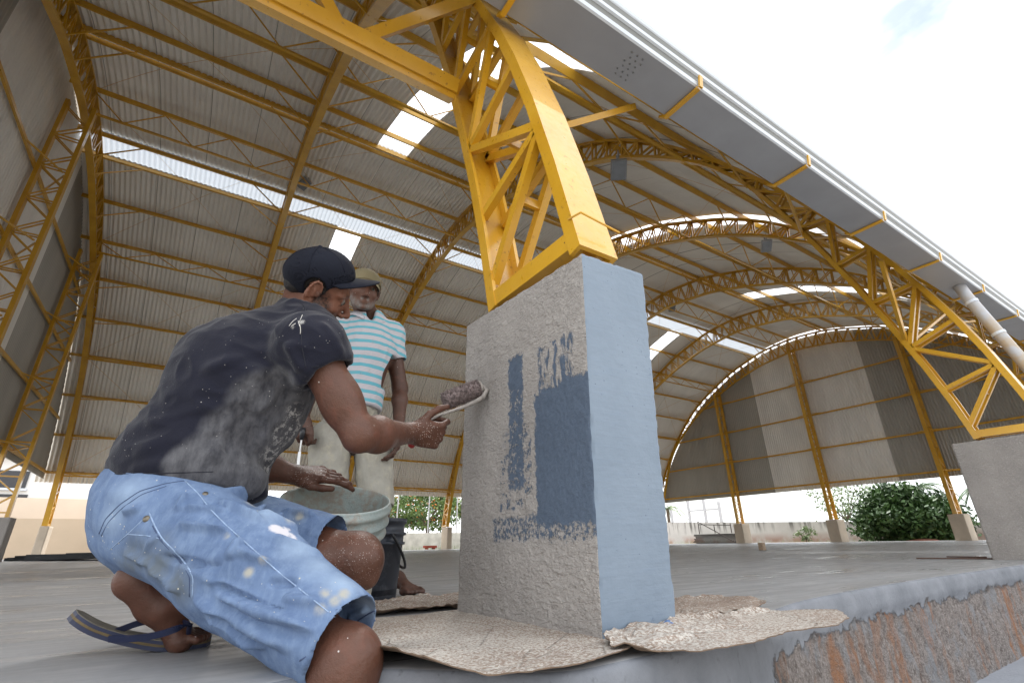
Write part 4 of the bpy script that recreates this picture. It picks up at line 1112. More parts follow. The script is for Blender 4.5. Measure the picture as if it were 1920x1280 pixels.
def m_skin(name, c, dark, red):
    b = NB(name, .5, 0, .4); n = b.noise(14, 6); n2 = b.noise(160, 4); n3 = b.noise(42, 5, .6)
    b.b.inputs['Subsurface Weight'].default_value = .08; b.b.inputs['Subsurface Radius'].default_value = (.012, .005, .003); b.b.inputs['Subsurface Scale'].default_value = .6
    col = b.mix(b.ramp(n, .3, .7), tuple(x*.8 for x in c), tuple(x*1.15 for x in c))
    col = b.mix(b.ramp(n3, .5, .72, 0, .4), col, red)
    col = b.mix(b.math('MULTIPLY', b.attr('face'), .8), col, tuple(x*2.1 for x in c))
    col = b.mix(b.math('MULTIPLY', b.attr('hairy'), b.ramp(n2, .35, .60, .35, .95)), col, dark)
    sp = b.voro(210, 'F1'); msk = b.math('MULTIPLY', b.attr('specks'), b.math('MULTIPLY', b.math('LESS_THAN', sp, .22), b.ramp(n3, .40, .5)))
    col = b.mix(msk, col, (.62, .57, .52))
    sp2 = b.voro(38, 'F1'); col = b.mix(b.math('MULTIPLY', b.math('LESS_THAN', sp2, .055), b.ramp(n, .45, .5)), col, (.55, .52, .50))
    col = b.mix(b.attr('chalk'), col, (.58, .54, .50))
    b.color(col); b.bump(n3, .004, .6); b.bump(n2, .0014, .6); b.bump(b.voro(420), .0006, .5); return b.m
SK1 = m_skin('sunburnt_skin', (.100, .042, .026), (.012, .010, .010), (.16, .055, .033)); SK2 = m_skin('weathered_skin', (.075, .034, .022), (.22, .21, .20), (.15, .055, .037))
HAIR = simple('dark_hair', (.018, .016, .016), .7, 0, .4, 150, .3, .003, 240)
EYEM = simple('eye', (.16, .14, .125), .6, 0, .1, 8, .2); PUP = simple('iris', (.012, .008, .006), .45)
"""
"""
# ------------------------------------------------------------------ squatting man
man = empty('person', (-.78, .46, 0)); tag(man, 'squatting man in a dark shirt and pale jean shorts reaching the roller to the plinth', 'person', 'workers')
hipR, hipL = px(318, 972, 1.03), px(385, 992, 1.20)
knR, knL = px(640, 1252, .80), px(664, 1048, 1.125)
anR = np.array((-.535, -.06, -.42)); anL = px(292, 1128, .985)
pel = (hipR+hipL)/2; waist = px(350, 870, 1.12); chest = px(458, 716, 1.21); nb = px(562, 612, 1.30)
shR, shL = px(584, 650, 1.15), px(575, 640, 1.43)
elR, wrR = px(674, 815, 1.105), px(772, 812, 1.335)
elL, wrL = px(470, 868, 1.36), px(548, 888, 1.40)
hc = px(598, 538, 1.345)
HF = nv(CR*.82+fw_*.38-CU*.50); HU = CU*.93-fw_*.25+CR*.10; HU = nv(HU-HF*(HU@HF))
B = SDF(.0031)
B.chain([pel, waist, chest], [.12, .108, .13], .05); B.cone(chest, nb, .13, .07, .05)
B.cone(shR, shL, .065, .065, .05); B.chain([nb-HU*.02, hc-HU*.05-HF*.02], [.060, .051], .03)
B.cone(shR, elR, .052, .036, .03); B.ell(shR*.42+elR*.58+CR*.010, (.062, .040, .040), elR-shR, (0, 0, 1), .02); B.ell(shR*.30+elR*.70-CR*.014, (.058, .030, .036), elR-shR, (0, 0, 1), .02)
fa = nv(wrR-elR)
B.chain([elR, elR+(wrR-elR)*.3, wrR], [.037, .042, .0245], .02); B.ell(elR-fa*.012+np.array((0, 0, -.014)), (.022, .021, .022), None, None, .012)
# tendons / muscles
B.cone(elR+(wrR-elR)*.05+CU*.018, elR+(wrR-elR)*.70+CU*.010, .026, .010, .010); B.cone(elR+(wrR-elR)*.12-CU*.016, elR+(wrR-elR)*.6-CU*.010, .022, .010, .010)
B.cone(shL, elL, .052, .040, .03); B.chain([elL, elL+(wrL-elL)*.35, wrL], [.040, .040, .026], .02)
for h_, k_, a_ in ((hipR, knR, anR), (hipL, knL, anL)):
    B.cone(h_, k_, .084, .051, .04)
    B.chain([k_, k_*.62+a_*.38, a_], [.051, .053, .034], .03)
B.ell(knR+nv(knR-hipR)*.002+CU*.014+CR*.012, (.049, .049, .050), None, None, .03)
B.ell(knL+CR*.012-CU*.005, (.052, .048, .056), None, None, .03); B.ell(knL+CR*.050+CU*.012-fw_*.02, (.022, .022, .024), None, None, .02); B.ell(knL+CR*.040-CU*.035-fw_*.02, (.016, .02, .018), None, None, .02)
# left foot on its toes
hl = px(250, 1086, .965); ball = px(338, 1200, .985); toe = px(385, 1207, .99)
fd = nv(toe-hl); up_ = np.array((0, 0, 1.)); fs = nv(np.cross(up_, fd))
B.ell(hl+CR*.002, (.032, .027, .034), hl-ball, (0, 0, 1), .02); B.cone(hl, anL, .026, .033, .02)
B.chain([hl, (hl+ball)*.5+CR*.010, ball], [.024, .022, .019], .015, flat=fs, ff=1.2); B.cone(anL+CR*.004, ball+CU*.012, .030, .020, .015)
B.cone(ball-fs*.026, ball+fs*.026, .018, .020, .02)
td = nv(np.array((toe-ball)*[1, 1, 0]))
for i, (o_, l_, r_) in enumerate(((-.034, .046, .0125), (-.015, .046, .0092), (.001, .042, .0088), (.016, .036, .0085), (.030, .028, .008))):
    q0 = ball+fs*(-o_)+np.array((0, 0, -.008)); q1 = q0+td*l_*.55+np.array((0, 0, .002)); q2 = q0+td*l_+np.array((0, 0, -.004))
    q0[2] = max(q0[2], .022); q1[2] = .024; q2[2] = .020
    B.chain([q0, q1, q2], [r_, r_*.95, r_*.95], .004)
# right foot on the ground below the slab
B.chain([anR, anR+np.array((.06, .0, -.045)), anR+np.array((.17, .01, -.075))], [.036, .032, .018], .02); B.cone(anR, anR+np.array((-.03, 0, -.05)), .034, .03, .02)
# hands
rd = nv(wrR-elR); hd = nv(rd*.55+CR*.75-CU*.12+fw_*.15)
rs = nv(hdir); rn = nv(np.cross(hd, rs)); rn = rn if rn@fw_ < 0 else -rn
cf = [(1.0, 1.45, .8)]*4; cf[0] = (.75, 1.35, .8)
hand(B, wrR, hd, rn*1.0-0*CU, rs, 1.02, cf, (hd*.35+rs*1.0-rn*.35, hd*.75+rs*.75-rn*.2, hd*.9+rs*.45))
ld = nv(CR*.92+fw_*.30-CU*.10); lnm = nv(CU*.95-fw_*.25)
hand(B, wrL, ld, lnm, -fw_, 1.0, [(.12, .28, .2), (.2, .4, .3), (.25, .45, .35), (.3, .5, .4)], (ld*.9-fw_*.50-CU*.25, ld-fw_*.10-CU*.12, ld-CU*.05), spread=.02)
T1 = head(B, hc, HF, HU, .92, 1.03)
V, F = B.mesh(); V = relax(V, F, 1, .4)
body = fast_obj('body', V, F, SK1, man)
bp = []
for y in (-1, 1):
    for x, z, r_ in ((.02, -.045, .022), (.035, -.062, .026), (.055, -.08, .026), (.07, -.092, .026), (.012, -.025, .016), (.08, -.066, .012), (.045, -.088, .024), (.01, -.058, .02)): bp.append((T1(x, y*(.062 if x < .05 else .03 if x < .075 else .015), z), r_*1.7, 1.0))
    for x, yy, z in ((.03, .06, -.028), (.042, .056, -.046), (.058, .046, -.058), (.074, .030, -.064), (.02, .064, -.01), (.05, .05, -.07)): bp.append((T1(x, y*yy, z), .030, 1.0))
    bp.append((T1(.012, y*.07, .0), .016, .9)); bp.append((T1(.085, y*.034, .0245), .010, .7)); bp.append((T1(.082, y*.020, .022), .009, .7))
bp += [(T1(.08, 0, -.10), .03, .85), (T1(.094, 0, -.062), .012, .7), (knR, .01, .01)]
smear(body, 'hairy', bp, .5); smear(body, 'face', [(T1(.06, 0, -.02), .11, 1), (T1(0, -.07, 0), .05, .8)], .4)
smear(body, 'specks', [(wrR, .06, 1), (wrR+hd*.05, .06, 1), (wrR-rd*.06, .055, .9), (wrL+ld*.05, .07, .7), (knL, .09, .6)], .5)
smear(body, 'chalk', [(wrL+ld*.165+CU*.01, .018, .95), (wrR+rs*.085+hd*.06, .016, .8), (px(640, 1235, .79), .010, .4)], .5)
for y in (-1, 1):
    mb = MB(); q = T1(.0735, y*.031, .0); ev = nv(HF+np.cross(HU, HF)*y*.15)
    mb.lathe([(0, .0118), (.004, .0110), (.0085, .008), (.0112, .003), (.0118, 0)], q, 16, ev); e_ = mb.build('eye', EYEM, man, True)
    mb = MB(); mb.lathe([(0, .0124), (.0045, .0116), (.0055, .010)], q, 14, ev); mb.build('iris', PUP, e_, True)
# hair
Hh = SDF(.003); Hh.ell(T1(-.014, 0, .018), (.0860, .0700, .063), HF, HU, .01); Hh.cone(T1(-.058, -.025, -.03), T1(-.058, .025, -.03), .027, .027, .02)
Hh.add(lambda P: -((P-T1(.030, 0, 0))@HF-(((P-T1(0, 0, 0))@HU)*.25)), T1(0, 0, 0)-.2, T1(0, 0, 0)+.2, .004, 's') if False else None
Hh.ell(T1(.095, 0, -.02), (.078, .12, .10), HF, HU, .006, 's'); Hh.ell(T1(.0, 0, -.105), (.20, .20, .055), HF, HU, .02, 's')
for y in (-1, 1): Hh.ell(T1(-.008, y*.085, -.006), (.024, .022, .036), HF, HU, .004, 's')
V, F = Hh.mesh(); N = normals(V, F); V = wnoise(V, N, 180, .0012); fast_obj('hair', V, F, HAIR, man)
# cap
def m_cap(name, c, c2):
    b = NB(name, .85, 0, .25); n = b.noise(6, 5); n2 = b.noise(260, 3)
    b.color(b.mix(b.ramp(n, .35, .7), c, c2)); b.bump(n2, .001, .8); b.bump(b.noise(25, 4), .003, .5); return b.m
CAPM = m_cap('navy_cap_cloth', (.0035, .0045, .011), (.007, .009, .018))
def cap(T, HF, HU, mat, sc=1.0, vis=1.0, tilt=.22, vdrop=.15, parent=man, button=True, off=(0, 0, 0), zc=.020, zv=.026, ears=()):
    ox = np.array(off)
    C_ = SDF(.003); c0 = T(-.012, 0, .036)+ox
    C_.ell(c0, np.array((.1010, .086, .079))*sc, HF, HU, .006); C_.ell(c0, np.array((.0965, .0815, .0745))*sc, HF, HU, .002, 's')
    nn = nv(-HU+HF*tilt); C_.add(lambda P: -((P-(T(.0, 0, .024)+ox))@nn)*1.0 , c0-.14, c0+.14, .002, 's')
    C_.p[-1] = (lambda P: -((P-(T(.0, 0, zc)+ox))@nn), c0-.16, c0+.16, .002, 's')
    for q_ in ears: C_.ell(q_, (.027, .03, .031), HF, HU, .004, 's')
    V, F = C_.mesh(); N = normals(V, F); V = wnoise(V, N, 22, .0016); o = fast_obj('cap', V, F, mat, parent)
    # visor: curved thick plate
    LF = np.cross(HU, HF); V = []; F = []; nu, nvv = 22, 10
    for side in (0, 1):
        for i in range(nu+1):
            a = -1.18+2.36*i/nu
            for j in range(nvv+1):
                t = j/nvv; r0x, r0y = .0935*sc, .082*sc
                x = math.cos(a)*r0x*(1)+t*math.cos(a*.55)*.068*vis*sc*(math.cos(a*1.18)**.5 if abs(a*1.18) < 1.57 else 0); y = math.sin(a)*r0y*(1-.02*t)
                z = zv+tilt*.075*1.0+(-vdrop*t*.07)-(y*y)*(1.2+1.3*t)+ (x-.09)*.0
                V.append(T(x-.012, y, z)+ox+HU*(-.0028*side))
    m = (nu+1)*(nvv+1)
    for side in (0, 1):
        for i in range(nu):
            for j in range(nvv):
                q = [side*m+i*(nvv+1)+j, side*m+(i+1)*(nvv+1)+j, side*m+(i+1)*(nvv+1)+j+1, side*m+i*(nvv+1)+j+1]; F.append(q if side == 0 else q[::-1])
    for i in range(nu):
        a_, b_ = i*(nvv+1)+nvv, (i+1)*(nvv+1)+nvv; F.append([a_, b_, b_+m, a_+m])
    for (ii) in (0, nu):
        for j in range(nvv): a_ = ii*(nvv+1)+j; F.append([a_, a_+1, a_+1+m, a_+m])
    vo = mesh_obj('visor', V, F, mat, o, True)
    mb = MB()
    for k in range(6):
        an = k*math.pi/3+.3; pts = []
        for t in np.linspace(.08, 1.35, 14):
            v = HF*math.cos(an)*math.sin(t)*.1012*sc+LF*math.sin(an)*math.sin(t)*.0862*sc+HU*math.cos(t)*.0792*sc; pts.append(c0+v)
        mb.tube(pts, .0011, 5)
    mb.lathe([(0, .006), (.006, .003), (.008, 0)], c0+HU*.0785*sc, 14, HU); mb.build('cap_seam', mat, o, True)
    return o
def capframe(c, HF, HU, a, sc=1.0):
    f = HF*math.cos(a)+HU*math.sin(a); u = HU*math.cos(a)-HF*math.sin(a); l = np.cross(u, f)
    return (lambda x, y, z: c+(f*x+l*y+u*z)*sc), f, u
Tc, CFw, CUp = capframe(hc, HF, HU, .50)
cap(Tc, CFw, CUp, CAPM, .935, 1.15, .36, .05, off=HF*.013+HU*.007, zc=.0, zv=.001, ears=(T1(-.006, -.085, .004), T1(-.006, .085, .004)))

# ------------------------------------------------------------------ clothes of the squatting man
def bvh_of(V, F): return BVHTree.FromPolygons([Vector(v) for v in V], [tuple(int(i) for i in f) for f in F])
def folds_px(V, F, lst, amp=1.0):
    bv = bvh_of(V, F); N = normals(V, F); L2 = []
    def h_(x, y):
        d = Vector(px(x, y, 1.0)-CP).normalized(); r = bv.ray_cast(Vector(CP), d); return None if r[0] is None else np.array(r[0])
    for x0, y0, x1, y1, w_, hh in lst:
        a, b_ = h_(x0, y0), h_(x1, y1)
        if a is None or b_ is None or np.linalg.norm(a-b_) > .5: continue
        L2.append((a, b_, w_, hh))
    return fold(V, N, L2, amp)
def m_shirt():
    b = NB('worn_navy_jersey', .9, 0, .2); n = b.noise(5, 6); n2 = b.noise(320, 3); n3 = b.noise(22, 6, .65)
    base = b.mix(b.ramp(n, .3, .7), (.0065, .007, .015), (.013, .014, .026))
    gr = b.mix(b.ramp(b.noise(30, 6, .7, vec=b.mapc((1.5, 1, .5))), .35, .65), (.040, .040, .047), (.115, .115, .125))
    base = b.mix(b.math('MULTIPLY', b.attr('dusty'), b.ramp(n3, .25, .5, .5, 1)), base, gr)
    ch = b.math('MULTIPLY', b.attr('caked'), b.ramp(b.noise(55, 5, .8), .5, .56)); base = b.mix(ch, base, (.36, .35, .34))
    v = b.voro(120); sp = b.math('MULTIPLY', b.math('LESS_THAN', v, .09), b.ramp(n3, .54, .60)); base = b.mix(sp, base, (.5, .48, .45))
    v = b.voro(45); sp = b.math('MULTIPLY', b.math('LESS_THAN', v, .045), b.ramp(n, .52, .56)); base = b.mix(sp, base, (.5, .48, .45))
    b.color(base); b.bump(n2, .0009, .8); b.bump(b.noise(16, 4), .007, .5); b.b.inputs['Sheen Weight'].default_value = .15; return b.m
def m_denim():
    b = NB('washed_denim', .85, 0, .25); n = b.noise(7, 6, .6); n2 = b.noise(420, 2); n3 = b.noise(26, 6, .65)
    wv = b.n('ShaderNodeTexWave'); wv.inputs['Scale'].default_value = 260; wv.inputs['Distortion'].default_value = 1.5; b.l(b.mapc((1, .3, 1), (0, R(35), 0)), wv.inputs[0])
    base = b.mix(b.ramp(n, .3, .7), (.070, .112, .215), (.155, .225, .37)); base = b.mix(b.ramp(n3, .42, .68, 0, .35), base, (.22, .31, .47)); base = b.mix(b.ramp(b.noise(60, 5, .7, vec=b.mapc((1, 1, .25), (0, R(30), 0))), .45, .7, 0, .35), base, (.26, .35, .50))
    base = b.mix(b.math('MULTIPLY', b.attr('grime'), b.ramp(n3, .3, .6, .3, .9)), base, (.12, .14, .16))
    base = b.mix(b.math('MULTIPLY', b.attr('fade'), .75), base, (.34, .44, .58))
    base = b.mix(b.math('MULTIPLY', b.attr('patch'), b.ramp(n3, .35, .5)), base, (.58, .56, .60))
    base = b.mix(b.math('MULTIPLY', b.attr('mud'), b.ramp(n3, .3, .55)), base, (.40, .38, .32))
    v = b.voro(95); sp = b.math('MULTIPLY', b.math('LESS_THAN', v, .10), b.ramp(n, .52, .60)); base = b.mix(sp, base, (.60, .57, .50))
    v = b.voro(40); sp = b.math('MULTIPLY', b.math('LESS_THAN', v, .055), b.ramp(n3, .45, .5)); base = b.mix(sp, base, (.55, .52, .42))
    b.color(base); b.bump(wv.outputs[0], .0006, .5); b.bump(n3, .004, .55); b.bump(b.noise(60, 4), .0015, .6); return b.m
SHM, DEN = m_shirt(), m_denim()
C = SDF(.004)
C.chain([px(332, 945, 1.09), waist, chest], [.134, .128, .148], .05); C.cone(chest+CU*.012, nb-HU*.01, .150, .088, .05)
C.cone(shR, shL, .080, .08, .05)
slR = shR*.74+elR*.26; C.cone(shR, slR+nv(elR-shR)*.02, .072, .062, .04); C.cone(shL, shL*.6+elL*.4, .078, .062, .04)
C.chain([px(520, 742, 1.20), px(490, 800, 1.18), px(430, 870, 1.14), px(482, 918, 1.15)], [.075, .066, .06, .024], .05)     # cloth hanging at the belly
C.cone(px(400, 880, 1.05), px(470, 905, 1.08), .05, .03, .04)
# openings
C.plane_cut(px(322, 908, 1.05), px(322, 1000, 1.05)-px(322, 908, 1.05)+CR*-.012, px(170, 900, 1.2)-.3, px(380, 1050, 1.0)+.3, .004)
C.p[-1] = (lambda P, p=px(322, 897, 1.05), n=nv(-CU*1+CR*.04): np.where(((P-px(478, 890, 1.1))@CR) > 0, .05, -((P-p)@n)), px(100, 1000, 1.3)-.2, px(560, 1000, .9)+.2, .004, 's')
ud = nv(elR-shR); C.cone(slR+ud*.001, slR+ud*.10, .0565, .07, .004, 's')
C.p.append((lambda P: np.where(np.linalg.norm((P-slR)-((P-slR)@ud)[..., None]*ud, axis=-1) < .078, -((P-(slR+ud*.012))@ud), .05), slR+ud*.07-.09, slR+ud*.07+.09, .004, 's'))
C.cone(nb+HU*.012, hc-HU*.03, .060, .062, .004, 's')
V, F = C.mesh(); V = relax(V, F, 2, .5)
V = folds_px(V, F, [(300, 745, 520, 690, .016, .009), (270, 800, 480, 740, .014, .008), (250, 850, 430, 800, .014, .008), (540, 640, 575, 700, .012, .008), (480, 640, 560, 730, .014, .008),
   (560, 700, 480, 850, .014, .012), (520, 730, 400, 870, .012, .011), (585, 690, 520, 800, .010, .009), (440, 780, 380, 880, .012, .009), (350, 880, 470, 870, .010, .008), (400, 900, 500, 900, .010, .010), (240, 880, 330, 870, .012, .004),
   (600, 600, 640, 670, .010, .005), (560, 590, 590, 670, .010, -.006), (370, 700, 520, 640, .013, .006), (420, 640, 540, 610, .012, .005), (330, 780, 560, 760, .012, -.006), (470, 760, 420, 860, .012, -.008)], 1.5)
N = normals(V, F); V = wnoise(V, N, 12, .007, (.7, 1, .9), 3); N = normals(V, F); V = wnoise(V, N, 26, .0035, (.6, 1, .9), 7, True)
shirt = fast_obj('t_shirt', V, F, SHM, man)
def hp_(o, x, y):
    h_ = hit(o, x, y); return h_[0] if h_ else px(x, y, 1.1)
smear(shirt, 'dusty', [(hp_(shirt, x, y), r_, 1) for x, y, r_ in ((540, 715, .05), (500, 760, .09), (450, 820, .09), (400, 860, .08), (370, 890, .06), (520, 800, .09), (480, 870, .08), (440, 900, .06), (560, 760, .05), (350, 870, .05))], .25)
smear(shirt, 'caked', [(hp_(shirt, x, y), r_, 1) for x, y, r_ in ((555, 775, .035), (535, 810, .04), (515, 850, .04), (500, 880, .03), (560, 800, .03), (566, 603, .008), (548, 612, .006))], .5)
SEAM_D = simple('navy_seam', (.014, .015, .024), .9)
seam('sleeve_seam', shirt, [(561, 566), (600, 560), (628, 590), (600, 572), (578, 590), (565, 640), (572, 690)][:1]+[(575, 575), (566, 605), (565, 645), (574, 690)], .0012, SEAM_D)
seam('sleeve_cuff_seam', shirt, [(584, 688), (610, 684), (648, 676)], .0012, SEAM_D)
seam('hem_seam', shirt, [(212, 888), (260, 888), (330, 886), (400, 884)], .0011, SEAM_D)
CH = simple('dried_paint', (.60, .58, .54), .8)
for pts in ([(542, 611), (548, 603), (556, 597)], [(546, 612), (554, 606)], [(561, 604), (565, 596), (567, 590)], [(562, 608), (564, 618), (563, 626)], [(559, 601), (562, 612)]): seam('paint_smear', shirt, pts, .0008, CH, 0, 5, 3)
# undershirt showing at the back
U = SDF(.005); U.chain([px(330, 950, 1.09), px(346, 900, 1.11)], [.131, .129], .03)
U.p.append((lambda P: -((P-px(250, 940, 1.05))@nv(-CU*1.0+CR*.3)), px(100, 1100, 1.3)-.2, px(560, 1000, .9)+.2, .004, 's'))
V, F = U.mesh(); fast_obj('undershirt', V, F, simple('black_cotton', (.012, .012, .016), .95), man)
# shorts
D_ = SDF(.004)
D_.ell(pel-CR*.008+CU*.006, (.142, .165, .125), nv(knR-hipR), (0, 0, 1), .05); D_.cone(px(315, 930, 1.09), pel, .136, .13, .05)
cR = px(645, 1206, .815); cL = px(624, 1024, 1.135)
tR = nv(cR-hipR); tL = nv(cL-hipL)
D_.chain([hipR-CR*.004+CU*.004, hipR*.5+cR*.5+CU*.004, cR+tR*.02], [.110, .095, .079], .04); D_.chain([hipL, hipL*.5+cL*.5, cL+tL*.02], [.105, .082, .070], .04)
D_.p.append((lambda P: -((P-cR)@tR), cR+tR*.07-.12, cR+tR*.07+.12, .003, 's')); D_.p.append((lambda P: -((P-cL)@tL), cL+tL*.06-.10, cL+tL*.06+.10, .003, 's'))
D_.cone(cR-tR*.05, cR+tR*.06, .073, .077, .004, 's'); D_.cone(cL-tL*.05, cL+tL*.06, .064, .068, .004, 's')
D_.p.append((lambda P: np.where(((P-px(275, 900, 1.05))@CR) > 0, .05, -((P-px(234, 915, 1.05))@nv(CU*.65-CR*.30))), px(120, 940, 1.3)-.1, px(300, 820, .9)+.1, .004, 's'))
V, F = D_.mesh(); V = relax(V, F, 1, .5)
FL = [(560, 1215, 360, 1120, .014, .010), (600, 1185, 400, 1110, .012, .010), (640, 1150, 470, 1105, .012, .009), (560, 1170, 380, 1085, .012, -.008), (520, 1150, 330, 1050, .012, .007), (690, 1120, 560, 1110, .010, .006),
      (420, 915, 520, 960, .010, .009), (400, 935, 500, 985, .009, .008), (440, 1000, 330, 980, .010, .008), (430, 960, 340, 950, .009, .006), (560, 1000, 480, 960, .012, .006), (610, 1050, 500, 1000, .012, .005), (300, 1000, 260, 1060, .010, .007),
      (290, 1060, 230, 1030, .010, .006), (340, 1110, 280, 1060, .010, .007), (380, 1060, 300, 1040, .010, -.006), (500, 1215, 380, 1150, .010, .009), (590, 1240, 500, 1195, .009, .008), (640, 990, 560, 975, .008, .007), (600, 970, 530, 955, .008, .007)]
FL2 = [(455, 1010, 430, 1050, .012, .008), (350, 925, 330, 960, .010, .006), (230, 960, 270, 950, .012, .006), (520, 1060, 440, 1030, .010, .007), (600, 1130, 530, 1120, .010, .006), (660, 1170, 610, 1175, .010, .006), (470, 1160, 380, 1140, .010, .008), (420, 1060, 350, 1060, .010, -.006), (560, 1090, 500, 1090, .010, -.006), (500, 940, 470, 975, .010, .008), (540, 960, 500, 985, .010, .007), (620, 1195, 580, 1225, .009, .006), (690, 1140, 650, 1160, .008, .005)]
V = folds_px(V, F, [(a, b, c, d, w_*.62, h_) for a, b, c, d, w_, h_ in FL+FL2], 2.1)
N = normals(V, F); V = wnoise(V, N, 16, .006, (.6, 1, 1.3), 5); N = normals(V, F); V = wnoise(V, N, 30, .0025, (.6, 1, 1.2), 9)
shorts = fast_obj('jean_shorts', V, F, DEN, man)
sp_ = lambda L__: [(hp_(shorts, x, y), r_, v) for x, y, r_, v in L__]
smear(shorts, 'fade', sp_([(640, 1090, .05, 1), (560, 1030, .05, .8), (690, 1130, .04, 1), (500, 960, .05, .7), (240, 920, .05, .7), (210, 970, .04, .8), (600, 1060, .05, .8), (700, 1180, .03, .8), (480, 930, .04, .6)]), .9)
smear(shorts, 'grime', sp_([(290, 1060, .06, 1), (250, 1040, .05, 1), (330, 1100, .05, 1), (240, 1060, .05, .9), (300, 1020, .04, .6), (560, 965, .03, .6)]), .7)
smear(shorts, 'patch', sp_([(518, 990, .014, 1), (532, 998, .014, 1), (546, 1006, .012, 1), (525, 998, .012, 1), (538, 990, .008, 1)]), .2)
smear(shorts, 'mud', sp_([(492, 1050, .010, .9), (466, 1072, .011, .9), (610, 1110, .012, .8), (645, 1112, .013, .9), (628, 1125, .012, .8), (600, 1142, .012, .8), (545, 975, .014, .9), (562, 968, .012, .8), (425, 1005, .008, .8), (470, 945, .016, .5)]), .6)
STW = simple('pale_stitching', (.27, .36, .52), .85, 0, .3, 90); STD = simple('dark_stitching', (.05, .075, .15), .85)
seam('side_seam', shorts, [(348, 902), (372, 925), (395, 955), (425, 985), (470, 1025), (520, 1070), (570, 1110), (620, 1150), (652, 1175), (668, 1195)], .0011, STW)
seam('yoke_seam', shorts, [(186, 1000), (198, 972), (225, 945), (262, 920), (310, 906), (345, 901)], .0011, STD); seam('yoke_seam', shorts, [(190, 1004), (203, 978), (230, 951), (266, 926), (312, 911)], .0009, STD)
seam('pocket_edge', shorts, [(280, 962), (290, 985), (304, 1010), (315, 1020), (340, 1045), (362, 1078), (362, 1100), (360, 1122)], .0013, STW); seam('pocket_edge', shorts, [(286, 985), (300, 1012), (312, 1024), (336, 1050), (356, 1080), (355, 1118)], .0010, STD)
seam('pocket_edge', shorts, [(206, 1030), (238, 1002), (270, 972)], .0010, STW); seam('pocket_edge', shorts, [(238, 1001), (280, 1004), (302, 1010)], .0009, STW)
seam('cuff_seam', shorts, [(722, 1136), (690, 1150), (650, 1178), (600, 1212), (562, 1238)], .0014, STD); seam('cuff_seam', shorts, [(652, 984), (632, 1000), (608, 1030)], .0012, STD)
RIV = simple('brass_rivet', (.16, .14, .11), .4, .7)
for x, y, r_ in ((274, 972, .0065), (385, 925, .0055)):
    h_ = hit(shorts, x, y)
    if h_: mb = MB(); mb.lathe([(0, .0022), (r_*.8, .002), (r_, .0)], h_[0], 16, h_[1] if h_[1]@(CP-h_[0]) > 0 else -h_[1]); mb.build('rivet', RIV, shorts, True)
# flip flop
ff = None
RUB = simple('blue_rubber', (.010, .015, .048), .55, 0, .2, 30); TANR = simple('tan_footbed', (.17, .15, .115), .8, 0, .25, 30); ORR = simple('ochre_layer', (.11, .075, .03), .7, 0, .3, 40)
cen = [px(118, 1163, .905), px(160, 1194, .912), px(215, 1218, .925), px(262, 1229, .945), px(305, 1232, .965), px(350, 1226, .985), px(396, 1216, 1.0)]
zc = [.068, .040, .020, .008, .0, .0, .0]
cen = np.array([(c[0], c[1]+.045, z) for c, z in zip(cen, zc)])
cen[:, 1] = np.linspace(cen[0, 1], cen[-1, 1], 7)
t_ = np.linspace(0, 1, 30); cs = np.stack([np.interp(t_, np.linspace(0, 1, 7), cen[:, i]) for i in range(3)], 1)
for _ in range(6): cs[1:-1] = .25*cs[:-2]+.5*cs[1:-1]+.25*cs[2:]
wd = .0345+.0105*np.clip((t_-.35)/.3, 0, 1)-.002; wd *= np.clip(1-((t_-.5)/.5)**8, 0, 1)**.5+.08
def sole(z0, z1, mat, name, par, sc=1.0):
    V = []; F = []
    for i, c in enumerate(cs):
        d = nv(cs[min(i+1, 29)]-cs[max(i-1, 0)]); sd2 = nv(np.cross([0, 0, 1.], d)); up2 = np.cross(d, sd2)
        for sgn in (-1, 1):
            for zz in (z0, z1): V.append(c+sd2*sgn*wd[i]*sc+up2*zz)
    for i in range(29):
        a = i*4; b_ = a+4; F += [(a, a+2, b_+2, b_), (a+1, b_+1, b_+3, a+3), (a, b_, b_+1, a+1), (a+2, a+3, b_+3, b_+2)]
    F += [(0, 1, 3, 2), (116, 118, 119, 117)]
    return mesh_obj(name, V, F, mat, par)
s1 = sole(.0, .0070, RUB, 'flip_flop', man, 1.0); sole(.0071, .0115, ORR, 'middle_layer', s1, .985); sole(.0116, .0170, RUB, 'upper_layer', s1, 1.0); sole(.0171, .0182, TANR, 'footbed', s1, .95)
mb = MB(); 
tg = ball+td*.022+fs*.012; tg = np.array((tg[0]+.006, tg[1], .058)); pR_ = cs[10]+np.array((0, -.034, .012)); pL_ = cs[10]+np.array((0, .034, .012))
top_ = ball+np.array((-.012, 0, .050))
tg = px(356, 1171, .958)
def strap(K_):
    t__ = np.linspace(0, 1, len(K_)); Q = np.stack([np.interp(np.linspace(0, 1, 24), t__, [k[i] for k in K_]) for i in range(3)], 1)
    for _ in range(8): Q[1:-1] = .25*Q[:-2]+.5*Q[1:-1]+.25*Q[2:]
    for a_, b_ in zip(Q[:-1], Q[1:]): mb.bar(a_, b_+(b_-a_)*.1, .0035, .0115, side=tuple(fw_))
strap([px(204, 1197, .917), px(255, 1197, .915), px(305, 1188, .918), px(335, 1176, .930), tg]); strap([px(200, 1190, .955), px(235, 1176, .975), px(270, 1163, .99), px(330, 1160, 1.01), tg])
mb.tube([tg, px(352, 1196, .975)], .0045, 8); mb.build('thong_strap', RUB, s1)
"""
"""
